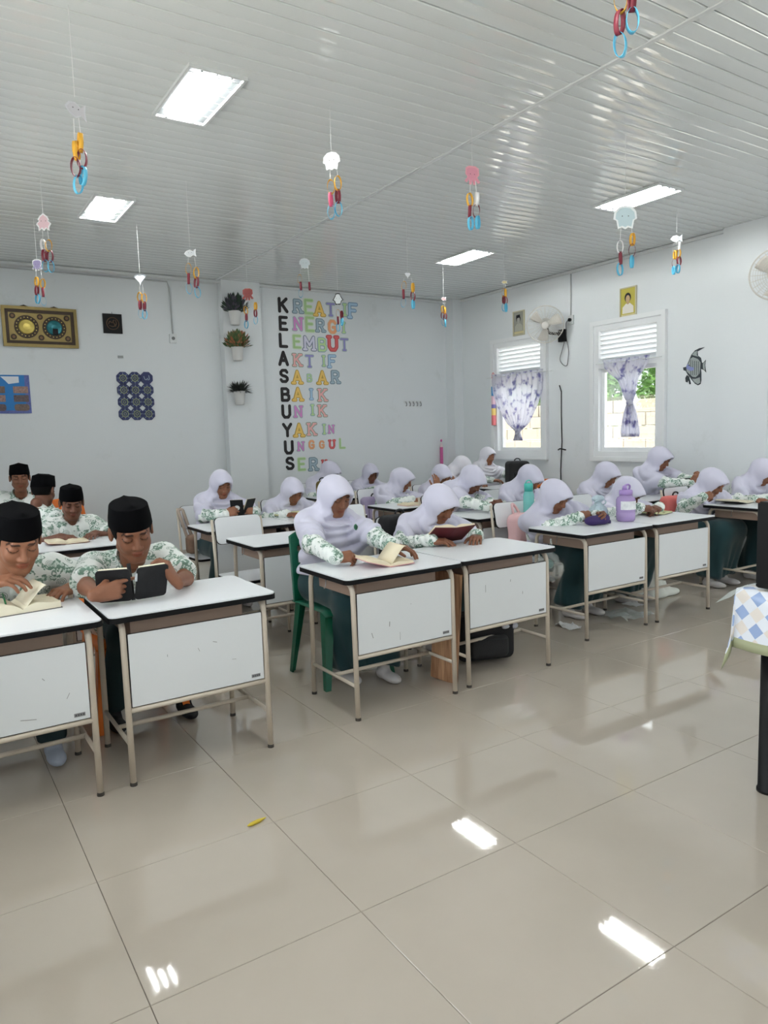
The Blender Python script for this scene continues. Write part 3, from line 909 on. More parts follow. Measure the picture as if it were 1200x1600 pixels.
    lo, hi = bounds([*hips, *kn, *an], .13*S)
    obj('skirt' if hijab else 'trousers', surface(lower, lo, hi, .012*res), bm, o, True)
    # ---------------- feet
    for i in (0, 1):
        f = np.array([feet[i][0], feet[i][1], 0]); a = an[i]
        def foot(p, a=a, f=f):
            d = sc(p, a+np.array([0, 0, .05]), a-np.array([0, 0, .03]), .033*S, .034*S)
            d = sm(d, se(p, (f[0], f[1]-.005, .028), (.038*S, .085*S, .027)), .03); d = sm(d, se(p, (a[0], a[1]+.02, .032), (.03, .036, .031)), .02)
            return smx(d, .001-p[:, 2], .004)
        lo, hi = bounds([a, f, f+np.array([0, -.09, 0])], .07); lo[2] = -.01
        obj('sock', surface(foot, lo, hi, .008*res), sock or (M_SOCKW if hijab else M_SHOE), o, True)
    # ---------------- head cover
    if hijab:
        chin = hc+Rh@np.array([0, -.06, -.10])*hsz
        spd = -spine
        def hood(p):
            q = ((p-hc)@Rh)/hsz                                  # head frame
            d = se(q, (0, .004, .020), (.087, .128, .106))
            d = sm(d, se(q, (0, -.062, .058), (.060, .072, .032)), .025)
            d = sm(d, sc(q, (0, .03, .0), (0, .05, -.085), .078, .068), .04)*hsz
            d = sm(d, sc(p, hc+Rh@np.array([0, .004, -.075])*hsz, nb-back*.04, .068*S, .080*S), .04)
            d = sm(d, sc(p, shl[0]*.96+shl[1]*.04, shl[1]*.96+shl[0]*.04, .062*S), .08)
            d = sm(d, sc(p, chin+spd*.06+back*.03, scen+spd*.2*S-back*.06, .055*S, .10*S), .08)
            for s in (-1, 1):
                d = sm(d, sc(p, scen+sx*s*.05*S-back*.04, scen+sx*s*.075*S+spd*hem*.95-back*.03, .075*S, .106*S), .08)
            for i in (0, 1):
                d = sm(d, sc(p, shl[i], shl[i]+(el[i]-shl[i])*.84, .063*S, .072*S), .05)
                d = sm(d, sc(p, shl[i]+(el[i]-shl[i])*.55, scen+(shl[i]-scen)*.75+spd*hem*.8-back*.03, .05*S, .06*S), .06)
            # folds: puffs with sharp valleys
            u = np.linalg.norm((p-chin)*np.array([.72, 1, 1]), axis=1)
            below = np.clip(((p-chin)@spd+.02)*16, 0, 1); fall = np.clip(((p-nb)@spd-.06)*7, 0, 1)
            ang = np.arctan2(p[:, 0]-hc[0], -(p[:, 1]-nb[1])); sd = hc[0]*9+hc[1]*7+L0[0]*5
            w1 = np.abs(np.sin(12.5*np.log(u+.06)+ang*.75+sd+.8*np.sin(ang*2.1+sd)+.35*np.sin(p[:, 2]*23+sd)))-.62
            d = d-(.0135+.036*np.clip(u, 0, .25))*w1*below*np.clip(u*30-.6, 0, 1)
            w2 = np.sin(ang*7.0+sd+1.2*np.sin(u*9+sd))
            d = d-.008*w2*fall
            qa = np.arctan2(q[:, 0], q[:, 2]+.03)
            w3 = np.abs(np.sin(q[:, 1]*38+np.abs(qa)*2.4+sd))-.6
            d = d-.0075*w3*np.clip(1.15-np.abs(q[:, 2]+.035)*9, 0, 1)*np.clip((q[:, 1]+.045)*22, 0, 1)
            # hem, slanted front edge and face opening
            t = (p-scen)@spd
            d = smx(d, t-(hem*S+.012*np.cos(ang*2.0)), .008)
            fr = (-.935*q[:, 1]-.354*q[:, 2]-.0895)*hsz
            d = smx(d, np.where((q[:, 2] > -.125) & ((q**2).sum(1) < .0324) & (np.abs(q[:, 0]) < .085), fr, -.05), .004)
            d = smx(d, -se(q, (0, -.105, -.016), (.0600, .105, .083))*hsz, .005)
            return d
        lo, hi = bounds([hc+Rh@np.array(v)*hsz for v in ((0, -.12, .12), (0, .13, .12), (.1, 0, .1), (-.1, 0, .1), (0, 0, -.1))]+[*shl, scen+spd*(hem+.03)], .13*S)
        hj = obj('headscarf', surface(hood, lo, hi, .0075*res), mh, o, True)
        if res < 1.35:                                             # round green badge on the scarf
            bp = scen+sx*.075*S+spd*.045-back*.125*S
            n_ = N3(-back*1.0+sx*.15+spine*.2); u_ = N3(np.cross((0, 0, 1.0), n_)); w_ = np.cross(n_, u_)
            M3 = np.array([u_, w_, n_]).T
            # rest the badge on the cloth
            for _ in range(40):
                if hood(bp[None].astype(np.float32))[0] > .001: break
                bp = bp+n_*.004
            for _ in range(60):
                if hood(bp[None].astype(np.float32))[0] < .001: break
                bp = bp-n_*.002
            obj('badge', xf(extrude(ngon(0, 0, .019, n=18), .004), M3, bp), mat('badge_green', (58, 120, 84), .5), hj)
            obj('badge_emblem', xf(extrude(ngon(0, 0, .011, .013, n=10), .0015, .004), M3, bp), mat('badge_dark', (24, 74, 48), .5), hj)
    else:
        def hair(p):
            d = se(p, (0, .018, .030), (.0805, .094, .086))
            d = smx(d, (-.036-p[:, 1])-.9*np.clip(p[:, 2]-.03, 0, 1)+.0, .004)
            d = smx(d, -.040-p[:, 2]-.55*(p[:, 1]-.02), .008)
            for s in (-1, 1): d = smx(d, -se(p, (s*.08, .010, -.012), (.02, .019, .038)), .004)
            return d
        V, Q = surface(hair, (-.1, -.12, -.09), (.1, .13, .13), .005*res)
        obj('hair', (V@Rh.T*hsz+hc, Q), M_HAIR, o, True)
        sidej = []
        n_ = 40
        def ring(rx, ry, z, dz=0.0, cy=.012):
            out = []
            for k in range(n_):
                a = 2*PI*k/n_; y_ = ry*math.sin(a)
                out.append((rx*math.copysign(abs(math.cos(a))**.92, math.cos(a)), cy+y_, z+dz*(y_/ry)**2-.16*y_))
            return out
        rings = [ring(.0820, .1000, .034, -.004), ring(.0832, .1018, .037, -.004), ring(.0805, .101, .070, -.002), ring(.0725, .097, .118, .004), ring(.0720, .0965, .1190, .004),
                 ring(.0705, .0955, .1202, .004), ring(.0695, .0945, .1200, .004), ring(.038, .084, .1275, .003), ring(.008, .077, .1350, .002), ring(.002, .07, .1351, .002)]
        V, F = loft(rings)
        obj('cap', (V@Rh.T*hsz+hc, F), M_CAP, o, True)
        # standing collar, open at the throat
        pts = []
        for k in range(25):
            a = math.radians(-62+304*k/24)-PI/2+math.radians(62)+math.radians(28)
            pts.append(a)
        rows = []
        cdir = N3(hc+Rh@np.array([0, .03, -.1])*hsz-scen)
        u_ = sx; v_ = N3(np.cross(cdir, u_))
        for r_, zz in ((.074, .012), (.068, .036), (.064, .060)):
            row = []
            for k in range(25):
                a = -PI/2+math.radians(26)+math.radians(308)*k/24
                opn = max(0, math.cos(a+PI/2))**3
                row.append(scen+u_*r_*math.cos(a)*S+v_*r_*math.sin(a)*S+cdir*(zz+.018-.03*opn))
            rows.append(row)
        obj('collar', sheet(rows, .006), M_BATIK, o, True)
        rows = []; btn = []
        for k in range(9):
            b_ = scen-spine*(.012+.034*k)
            rw = []
            for off in (-.019, -.006, .006, .019):
                q0 = b_+sx*off-back*.26
                for _ in range(130):
                    if shirt(q0[None].astype(np.float32))[0] < .0025: break
                    q0 = q0+back*.002
                rw.append(q0)
            rows.append(rw)
            if k % 2 == 1: btn.append((rw[1]+rw[2])/2)
        pl = obj('placket', sheet(rows, .004), mat('plain_shirt_white', (222, 228, 222), .8), o, True)
        for q0 in btn: obj('button', xf(lathe([(.001, 0), (.0055, .001), (.0055, .003), (.001, .004)], 8), rot('x', PI/2), q0-back*.002), mat('button_pearl', (170, 176, 170), .3), pl)
    return o


def R2(*a): return tuple(math.radians(v) for v in a)


# hands as (wrist, finger direction, back-of-hand direction, pose)
def desk_hands(x, y, gap=.16, z=.725, inward=.55, pose='rest', up=(0, -.1, 1)):
    return (((x-gap/2-.03, y+.03, z), (inward, -1, -.05), up, pose), ((x+gap/2+.03, y+.03, z), (-inward, -1, -.05), up, pose))


def P(px, py, **k): return tuple(pt(px, py, **k))

UP = (0, -.1, 1)
# ---- people in caps
person('person in black cap at the left picture edge, leafing through a thick open book', (-.06, 2.06), P(27, 846, y=1.63), R2(24, 6, 0),
       ((P(-22, 908, y=1.52), (1, -.35, .0), (.1, -.3, 1), 'rest'), ((.17, 1.70, .735), (-.7, -.7, -.05), UP, 'rest')), hijab=False, S=1.03, hs=1.10, shw=.162, res=1.0, skin_i=0,
       feet=[(-.22, -.44), (.10, -.46)], sock=M_SOCKG, poles=((-1, .4, -.25), (1, .5, -.5)), knees=.36)
person('person in tilted black cap holding up a black zip-cover book', (.47, 2.06), P(206, 832, y=1.65), R2(21, -4, -6),
       ((P(152, 929, y=1.345), (1, -.03, .12), (-.05, -1, .35), 'point'), (P(276, 908, y=1.38), (-.45, .1, .9), (.8, -.5, .35), 'hold')), hijab=False, S=1.03, hs=1.10, shw=.162, res=1.0, skin_i=1,
       feet=[(-.13, -.26), (.20, -.30)], poles=((-.9, .2, -.7), (.9, .2, -.7)), knees=.34)
person('person in black cap bending over an open brown book in the third row', (.58, 4.02), P(112, 787, y=3.93), R2(18, -4, 0),
       desk_hands(.56, 3.66), hijab=False, S=1.0, shw=.15, res=1.5, skin_i=2)
person('person in black cap turned away, ear and nape showing', (.38, 4.36), P(68, 768, y=4.40), R2(14, 0, 0),
       (((.72, 4.62, .74), (.3, .9, -.1), UP, 'rest'), ((.40, 4.74, .74), (.8, .5, -.1), UP, 'rest')), hijab=False, S=1.0, shw=.15, res=1.5, skin_i=2, yaw=2.5)
person('person in black cap by the back wall looking towards the camera', (.38, 5.46), P(31, 748, y=5.36), R2(6, -6, 0),
       desk_hands(.36, 5.12, z=.76), hijab=False, S=1.0, shw=.15, res=1.6, skin_i=1)
# ---- people in headscarves
person('person in lavender headscarf on the green chair, turning a page of a pale book', (1.62, 2.02), P(524, 776, y=1.95), R2(22, 2, 0),
       ((P(524, 870, z=.748), (1, -.28, -.02), (-.25, -.55, 1), 'hold'), (P(612, 851, z=.772), (.75, -.65, -.22), (.2, -.2, 1), 'rest')), S=1.0, res=1.0, skin_i=1, seat=.43,
       feet=[(-.06, -.34), (.12, -.46)], knees=.42, hem=.31)
person('person in lavender headscarf bowed over a maroon book in the front row', (2.36, 2.16), P(688, 788, y=1.90), R2(33, 6, 0),
       (((2.14, 1.70, .732), (.8, -.6, -.05), UP, 'rest'), ((2.46, 1.66, .732), (-.7, -.7, -.05), UP, 'rest')), S=1.0, res=1.0, skin_i=1, hem=.33)
person('person in lavender headscarf by the pilaster holding a small black book', (1.72, 4.16), P(346, 757, y=4.05), R2(22, 0, 0),
       ((P(352, 803, y=3.76), (.9, -.4, .3), (-.3, -1, .4), 'hold'), (P(398, 800, y=3.76), (-.9, -.3, .35), (.4, -1, .4), 'hold')), res=1.35, S=.98, skin_i=0)
person('person in lavender headscarf reading a wide pale book below the lettering', (2.36, 4.16), P(457, 768, y=3.98), R2(31, 4, 0),
       desk_hands(2.36, 3.74, gap=.26), res=1.35, S=.98, skin_i=1)
person('person in lavender headscarf beside the lettering, head bent away from the camera', (3.60, 5.76), P(516, 737, y=5.62), R2(38, 32, 0),
       desk_hands(3.62, 5.36), res=1.7, S=.98, skin_i=1)
person('person in lavender headscarf facing the camera from the last row below the wall hooks', (4.17, 5.74), P(579, 740, y=5.62), R2(24, -4, 0),
       desk_hands(4.20, 5.36), res=1.7, S=.98, skin_i=2)
person('person in lavender headscarf seen in profile, hands folded on the desk', (3.58, 4.42), P(628, 750, y=4.27), R2(24, 42, 0),
       (((3.62, 3.98, .725), (.9, -.4, -.05), UP, 'rest'), ((3.86, 3.98, .725), (-.8, -.6, -.05), UP, 'rest')), res=1.5, S=.98, skin_i=0)
person('person in lavender headscarf with both hands raised to the temples', (4.25, 4.42), P(690, 744, y=4.28), R2(32, 0, 0),
       ((P(683, 763, y=4.17), (.05, .1, 1), (-.3, -1, 0), 'rest'), (P(712, 763, y=4.17), (-.1, .1, 1), (.6, -.8, 0), 'rest')), res=1.5, S=.98, skin_i=0,
       poles=((-.5, -.4, -1), (.5, -.4, -1)))
person('person in white headscarf in the far corner, only the back of the scarf showing', (5.22, 5.40), P(722, 728, y=5.22), R2(50, 35, 0),
       desk_hands(5.24, 4.92), res=1.8, S=.96, skin_i=0, mh=M_HIJABW)
person('person in white headscarf sitting upright beside the far window', (5.74, 5.46), P(762, 713, y=5.36), R2(14, -4, 0),
       (((5.62, 5.10, .75), (.7, -.7, -.05), UP, 'rest'), (P(805, 741, x=5.80), (.2, -1, -.1), UP, 'rest')), res=1.7, S=.96, skin_i=0, mh=M_HIJABW)
person('person in lavender headscarf bowed low over clasped hands', (3.52, 3.30), P(738, 750, y=3.10), R2(44, 10, 0),
       ((P(762, 792, y=2.78), (.8, -.5, .25), (-.2, -.8, .6), 'fist'), (P(783, 792, y=2.76), (-.5, -.6, .4), (.6, -.8, .5), 'fist')), res=1.35, S=1.0, skin_i=2)
person('person in lavender headscarf behind the turquoise bottle', (4.22, 3.26), P(828, 748, y=3.04), R2(40, 6, 0),
       desk_hands(4.24, 2.86), res=1.35, S=1.0, skin_i=1)
person('person in lavender headscarf holding a purple pouch over the desk', (3.62, 2.20), P(867, 776, y=1.98), R2(30, 6, 0),
       ((P(905, 808, y=1.74), (1, -.25, .05), (0, -1, .5), 'hold'), (P(936, 806, y=1.72), (-.3, -.9, .1), (.9, -.2, .5), 'hold')), res=1.15, S=1.0, skin_i=1, hem=.34)
person('person in lavender headscarf bowed beneath the near window', (5.08, 3.10), P(948, 742, y=2.86), R2(33, 8, 0),
       desk_hands(5.12, 2.68), res=1.45, S=.98, skin_i=1)
person('person in lavender headscarf bowed over a book behind the purple jug', (4.26, 2.26), P(981, 770, y=1.98), R2(36, 6, 0),
       ((P(1000, 793, y=1.72), (.9, -.5, -.1), (-.1, -.4, 1), 'hold'), (P(1030, 792, y=1.74), (-.9, -.3, -.1), (.1, -.4, 1), 'rest')), res=1.2, S=1.0, skin_i=2)
person('person in lavender headscarf sitting tall at the near window, reading', (5.68, 3.00), P(1031, 717, y=2.72), R2(26, 6, 0),
       ((P(1080, 756, y=2.34), (.3, -.5, .8), (-.8, -.3, .3), 'hold'), (P(1092, 752, y=2.36), (-.4, -.5, .7), (.7, -.5, .3), 'hold')), res=1.45, S=.96, skin_i=1)
person('person in lavender headscarf with a fist at the chin over a pale book', (5.26, 2.16), P(1113, 754, y=1.90), R2(31, 4, 0),
       ((P(1098, 777, y=1.74), (.9, -.3, .15), (-.2, -.8, .6), 'hold'), (P(1178, 780, y=1.70), (.5, -.85, -.05), UP, 'rest')), res=1.3, S=.98, skin_i=1,
       poles=((-1, .3, -.8), (1, .2, -.5)))
person('person in lavender headscarf cut off by the right picture edge', (5.80, 2.12), P(1193, 738, y=1.80), R2(34, 4, 0),
       desk_hands(5.78, 1.64, gap=.14), res=1.35, S=.96, skin_i=1)

# ------------------------------------------------------------------ lettering on the back wall
GLY = {'A': [[(0, 0), (.35, 1), (.7, 0)], [(.14, .33), (.56, .33)]],
       'B': [[(.5, 0), (0, 0), (0, 1), (.42, 1), (.58, .88), (.58, .65), (.42, .53), (0, .53)], [(.42, .53), (.64, .40), (.64, .13), (.5, 0)]],
       'E': [[(.6, 1), (0, 1), (0, 0), (.6, 0)], [(0, .52), (.48, .52)]], 'F': [[(.62, 1), (0, 1), (0, 0)], [(0, .52), (.48, .52)]],
       'G': [[(.64, .8), (.5, .98), (.2, .98), (.02, .75), (.02, .25), (.2, .02), (.5, .02), (.65, .2), (.65, .46), (.4, .46)]],
       'I': [[(.35, 0), (.35, 1)]], 'K': [[(0, 0), (0, 1)], [(.62, 1), (.02, .44)], [(.2, .6), (.66, 0)]], 'L': [[(0, 1), (0, 0), (.58, 0)]],
       'M': [[(0, 0), (0, 1), (.4, .35), (.8, 1), (.8, 0)]], 'N': [[(0, 0), (0, 1), (.65, 0), (.65, 1)]],
       'R': [[(0, 0), (0, 1), (.44, 1), (.62, .88), (.62, .62), (.44, .5), (0, .5)], [(.34, .5), (.66, 0)]],
       'S': [[(.62, .82), (.5, .98), (.18, .98), (.03, .83), (.03, .66), (.18, .54), (.48, .46), (.63, .33), (.63, .17), (.48, .02), (.15, .02), (.02, .18)]],
       'T': [[(0, 1), (.7, 1)], [(.35, 1), (.35, 0)]], 'U': [[(0, 1), (0, .25), (.16, .02), (.5, .02), (.66, .25), (.66, 1)]],
       'Y': [[(0, 1), (.35, .5), (.7, 1)], [(.35, .5), (.35, 0)]],
       'V': [[(0, 1), (.35, 0), (.7, 1)]], 'W': [[(0, 1), (.2, 0), (.42, .8), (.64, 0), (.84, 1)]]}
SERIF = {'A': [(0, 0), (.7, 0)], 'F': [(0, 0)], 'I': [(.35, 0), (.35, 1)], 'K': [(0, 0), (0, 1), (.62, 1), (.66, 0)], 'M': [(0, 0), (.8, 0)],
         'N': [(0, 0), (.65, 1)], 'R': [(0, 0), (.66, 0)], 'T': [(.35, 0)], 'U': [(0, 1), (.66, 1)], 'Y': [(.35, 0)]}
def glyph(ch, h, th, z0, dz, serif):
    """strokes of a capital, centred, in the xy plane, raised along z"""
    w = max(x for st in GLY[ch] for x, _ in st); gs = []; n = 0
    segs = [(a, b) for st in GLY[ch] for a, b in zip(st, st[1:])]
    if serif: segs += [((x-.13, y), (x+.13, y)) for x, y in SERIF.get(ch, [])]
    for a, b in segs:
        a = (np.array(a)-(w/2, .5))*h; b = (np.array(b)-(w/2, .5))*h; r = th*h/2; t = math.atan2(*(b-a)[::-1])
        poly = [b+r*np.array([math.cos(t+q), math.sin(t+q)]) for q in np.linspace(-PI/2, PI/2, 6)] + [a+r*np.array([math.cos(t+q), math.sin(t+q)]) for q in np.linspace(PI/2, 3*PI/2, 6)]
        gs.append(extrude(poly, dz, z0+n*2e-5)); n += 1
    return join(*gs)
WALLROT = np.array([[1, 0, 0], [0, 0, -1], [0, 1, 0]], float)          # xy plane onto the back wall, z towards the room
CLR = {'b': (164, 184, 196), 'g': (170, 204, 146), 'y': (236, 200, 110), 'p': (150, 144, 204), 'l': (192, 220, 160), 'c': (176, 206, 228), 'm': (216, 140, 204),
       'o': (240, 168, 124), 'w': (216, 216, 232), 'r': (218, 104, 104), 'k': (238, 178, 178), 'x': (34, 30, 32)}
OUT = {'b': (120, 140, 150), 'g': (205, 222, 190), 'y': (196, 160, 78), 'p': (180, 196, 190), 'l': (150, 180, 190), 'c': (130, 158, 186), 'm': (170, 190, 190),
       'o': (226, 190, 150), 'w': (128, 136, 156), 'r': (190, 80, 84), 'k': (150, 168, 150)}
CNAME = {'b': 'grey-blue', 'g': 'green', 'y': 'yellow', 'p': 'purple', 'l': 'pale green', 'c': 'light blue', 'm': 'magenta', 'o': 'orange', 'w': 'white', 'r': 'red', 'k': 'pink', 'x': 'black'}
LETTERS = [('KREATIF', 'K158,138,92x R245,145,85b E308,148,95g A370,160,90y T437,165,85p I510,165,80l F568,172,95c'),
           ('ENERGI', 'E160,245,88x N245,248,85m E315,250,95g R377,258,80b G446,265,85o I505,270,70l'),
           ('LEMBUT', 'L160,345,88x E240,352,85g M312,362,90w B388,370,85l U450,363,95r T517,370,80p'),
           ('AKTIF', 'A160,450,90x K243,460,80k T313,467,80p I388,465,70l F446,468,80c'),
           ('SABAR', 'S163,553,85x A241,560,85y B313,565,50l A388,562,85y R465,560,80b'),
           ('BAIK', 'B172,662,85x A245,660,85y I315,660,70c K390,665,80k'),
           ('UNIK', 'U177,762,85x N247,762,75m I322,752,70l K388,757,75k'),
           ('YAKIN', 'Y183,870,85x A252,870,85y K327,865,80k I391,865,65l N440,865,55m'),
           ('UNGGUL', 'U192,972,85x N262,965,60m G325,955,55o G385,955,50o U445,953,55r L505,948,65g'),
           ('SERU', 'S198,1065,80x E268,1070,80g R337,1070,80b U400,1065,45r')]
ORD = ['first', 'second', 'third', 'fourth', 'fifth', 'sixth', 'seventh']
for word, row in LETTERS:
    for k, q in enumerate(row.split()):
        ch, c = q[0], q[-1]; cx, cy, hh = map(float, q[1:-1].split(','))
        c0 = pt(400+cx*.26667, 440+cy*.26667, y=YBR); up_ = pt(400+cx*.26667, 440+(cy-hh/2)*.26667, y=YBR); dn_ = pt(400+cx*.26667, 440+(cy+hh/2)*.26667, y=YBR)
        h = (up_[2]-dn_[2])*.80
        nm = '%s paper letter %s, %s letter of the wall word %s' % (CNAME[c], ch, ORD[k], word)
        if c == 'x':
            o = obj('wall_letter', xf(glyph(ch, h, .26, .001, .005, False), WALLROT), mat('letter_x', CLR['x'], .7)); o.location = (c0[0], YBR, c0[2])
        else:
            o = obj('wall_letter', xf(glyph(ch, h, .31, .001, .003, True), WALLROT), mat('letter_rim_'+c, OUT[c], .7)); o.location = (c0[0], YBR, c0[2])
            obj('letter_face', xf(glyph(ch, h, .17, .004, .002, True), WALLROT), mat('letter_'+c, CLR[c], .7), o)
        tag(o, nm, 'letter', 'paper letters of the class motto')

# ------------------------------------------------------------------ things hung on the back wall
M_GOLD = mat('antique_gold', (138, 120, 74), .38, metal=.6, var=.12, vscale=30)
M_DGOLD = mat('dark_bronze', (54, 40, 28), .45, metal=.4)
M_GOLDB = mat('bright_gold', (186, 166, 90), .3, metal=.8)
def plaque(name, label, cat, px, py, x0px, x1px, y0px, y1px, yw):
    c = pt(px, py, y=yw); w = pt(x1px, py, y=yw)[0]-pt(x0px, py, y=yw)[0]; h = pt(px, y0px, y=yw)[2]-pt(px, y1px, y=yw)[2]
    t = thing(name, label, cat, (c[0], yw, c[2])); return t, w, h
t, w, h = plaque('framed_wall_art', 'gold framed wall art with two round medallions and six small roundels', 'wall art', 63, 512, 4, 121, 481, 543, YBL)
def wp(g): return xf(g, WALLROT)
def slab(x0, x1, z0, z1, d0, d1): return wp(box(x0, x1, z0, z1, d0, d1))
obj('outer_frame', join(slab(-w/2, w/2, h/2-.03, h/2, .002, .035), slab(-w/2, w/2, -h/2, -h/2+.03, .002, .035), slab(-w/2, -w/2+.03, -h/2+.03, h/2-.03, .002, .035), slab(w/2-.03, w/2, -h/2+.03, h/2-.03, .002, .035)), M_GOLD, t)
obj('dark_border', join(slab(-w/2+.03, w/2-.03, h/2-.06, h/2-.03, .002, .027), slab(-w/2+.03, w/2-.03, -h/2+.03, -h/2+.06, .002, .027), slab(-w/2+.03, -w/2+.06, -h/2+.06, h/2-.06, .002, .027), slab(w/2-.06, w/2-.03, -h/2+.06, h/2-.06, .002, .027)), M_DGOLD, t)
obj('panel', slab(-w/2+.06, w/2-.06, -h/2+.06, h/2-.06, .002, .016), M_GOLD, t)
for sx_, nm in ((-1, 'gold dome'), (1, 'black cube')):
    cx = sx_*w*.185
    md = obj('medallion', wp(extrude(ngon(cx, 0, h*.285, n=32), .008, .016)), M_DGOLD, t)
    obj('medallion_centre', wp(lathe([(h*.19, .0), (h*.17, .006), (h*.08, .011), (.001, .012)], 24, (cx, .0, .024))), M_GOLDB if sx_ < 0 else mat('teal_enamel', (40, 110, 118), .2, metal=.5), md)
    if sx_ > 0: obj('cube_relief', wp(box(cx-.02, cx+.03, -.07, -.01, .024, .04)), M_BLACK, md)
    for k in range(18):
        a = 2*PI*k/18
        obj('bead', wp(extrude(ngon(cx+h*.235*math.cos(a), h*.235*math.sin(a), .005, n=8), .003, .024)), M_GOLDB, md)
for cx in (-w*.36, 0, w*.36):
    for cz in (-h*.26, h*.26):
        ro = obj('roundel', wp(extrude(ngon(cx, cz, .028, n=20), .006, .016)), M_DGOLD, t)
        obj('roundel_centre', wp(extrude(ngon(cx, cz, .014, n=14), .002, .022)), mat('bronze', (110, 84, 60), .4, metal=.6), ro)
for cx in (-w*.2, w*.2): obj('hanger', wp(extrude([(cx-.05, h/2), (cx, h/2+.018), (cx+.05, h/2)], .01, .008)), M_DGOLD, t)

t, w, h = plaque('calligraphy_plaque', 'small square black plaque with a round bronze calligraphy emblem', 'plaque', 175.5, 506, 161, 190.5, 490.5, 521, YBL)
obj('board', slab(-w/2, w/2, -h/2, h/2, .002, .018), M_BLACK, t)
obj('emblem_ring', wp(join(*[tube([(.062*math.cos(a), .062*math.sin(a), .019) for a in np.linspace(0, 2*PI, 33)[:-1]], .004, 6, closed=True)])), mat('bronze', (110, 84, 60)), t, True)
for pts in ([(-.045, -.01, .019), (-.03, .03, .019), (-.005, .0, .019), (.015, .04, .019)], [(-.04, -.02, .019), (0, -.035, .019), (.04, -.01, .019), (.03, .04, .019)], [(0, .03, .019), (.03, -.03, .019)]):
    obj('calligraphy_stroke', wp(tube(bend(pts, .02, 4), .0045, 6)), mat('bronze', (110, 84, 60)), t, True)
obj('hook', wp(tube([(0, h/2, .01), (0, h/2+.02, .01)], .003, 6)), M_ALU, t)

M_BLUE = mat('poster_blue', (22, 118, 188), .5, var=.06, vscale=12)
t, w, h = plaque('photo_poster', 'blue class poster with rows of small photographs, cut by the picture edge', 'poster', 4, 616, -40, 48, 586.5, 647, YBL)
obj('sheet', slab(-w/2, w/2, -h/2, h/2, .002, .008), M_BLUE, t)
obj('border', slab(w/2-.045, w/2, -h/2, h/2, .008, .0095), mat('poster_border', (92, 104, 168), .6, var=.6, vscale=60), t)
obj('border', slab(-w/2, w/2-.045, -h/2, -h/2+.03, .008, .0095), mat('poster_border', (92, 104, 168)), t)
obj('title_banner', wp(extrude([(-.01, h/2-.015), (.155, h/2-.015), (.155, h/2-.075), (.06, h/2-.09), (.03, h/2-.055)], .002, .008)), mat('poster_white', (226, 230, 236), .6), t)
M_PH = [mat('photo_tone_%d' % i, c, .4, var=.9, vscale=70) for i, c in enumerate([(110, 92, 82), (150, 120, 112), (92, 78, 80)])]
for i, cx in enumerate((-.045, .165)):
    for j, cz in enumerate((h*.115, -h*.11, -h*.345)):
        ph = obj('photo', wp(extrude(rrect(cx-.068, cx+.068, cz-.034, cz+.034, .025 if j == 2 else .006, 4), .002, .008)), M_PH[(i+j) % 3], t)

# octagon tiles
oc = thing('octagon_wall_decor', 'twelve dark blue octagon ornaments in a grid on the wall', 'wall decor', (pt(212, 619, y=YBL)[0], YBL, pt(212, 619, y=YBL)[2]))
M_OCT = mat('octagon_navy', (34, 44, 92), .45); M_OCL = mat('octagon_gold', (150, 160, 110), .45); M_OCW = mat('octagon_pale', (160, 176, 190), .5)
oc0 = np.array(oc.location)
for r in range(4):
    for c in range(3):
        q = pt(191.7+18.4*c+1.2*r, 591+18.6*r, y=YBL)-oc0; R = .0725
        tl = obj('octagon_tile', wp(xf(extrude(ngon(0, 0, R, n=8, a0=PI/8), .012, .002), t=(q[0], q[2], 0))), M_OCT, oc)
        if (r, c) == (0, 2):
            obj('script', join(*[wp(xf(tube(bend(pp, .012, 4), .004, 6), t=(q[0], q[2], 0))) for pp in ([(-.03, .02, .015), (-.02, -.015, .015), (.0, -.02, .015), (.01, .0, .015)], [(.01, -.02, .015), (.03, -.015, .015), (.025, .03, .015)])]), M_OCW, tl, True)
            continue
        obj('ring', wp(tube([(q[0]+.034*math.cos(a), q[2]+.034*math.sin(a), .0145) for a in np.linspace(0, 2*PI, 21)[:-1]], .0045, 6, closed=True)), M_OCL, tl, True)
        obj('ring', wp(tube([(q[0]+.014*math.cos(a), q[2]+.014*math.sin(a), .0145) for a in np.linspace(0, 2*PI, 15)[:-1]], .003, 6, closed=True)), M_OCL, tl, True)
        for k in range(8):
            a = 2*PI*k/8
            obj('spoke', wp(tube([(q[0]+.036*math.cos(a), q[2]+.036*math.sin(a), .0145), (q[0]+.058*math.cos(a), q[2]+.058*math.sin(a), .0145)], .0025, 5)), M_OCW, tl)

c = pt(188, 557.5, y=YBL)
tag(obj('wall_clip', xf(wp(bbox(-.028, .028, -.014, .012, .001, .012, .003)), t=(c[0], YBL, c[2])), mat('clip_grey', (150, 152, 152), .5)), 'small grey clip on the wall above the octagon ornaments', 'clip')
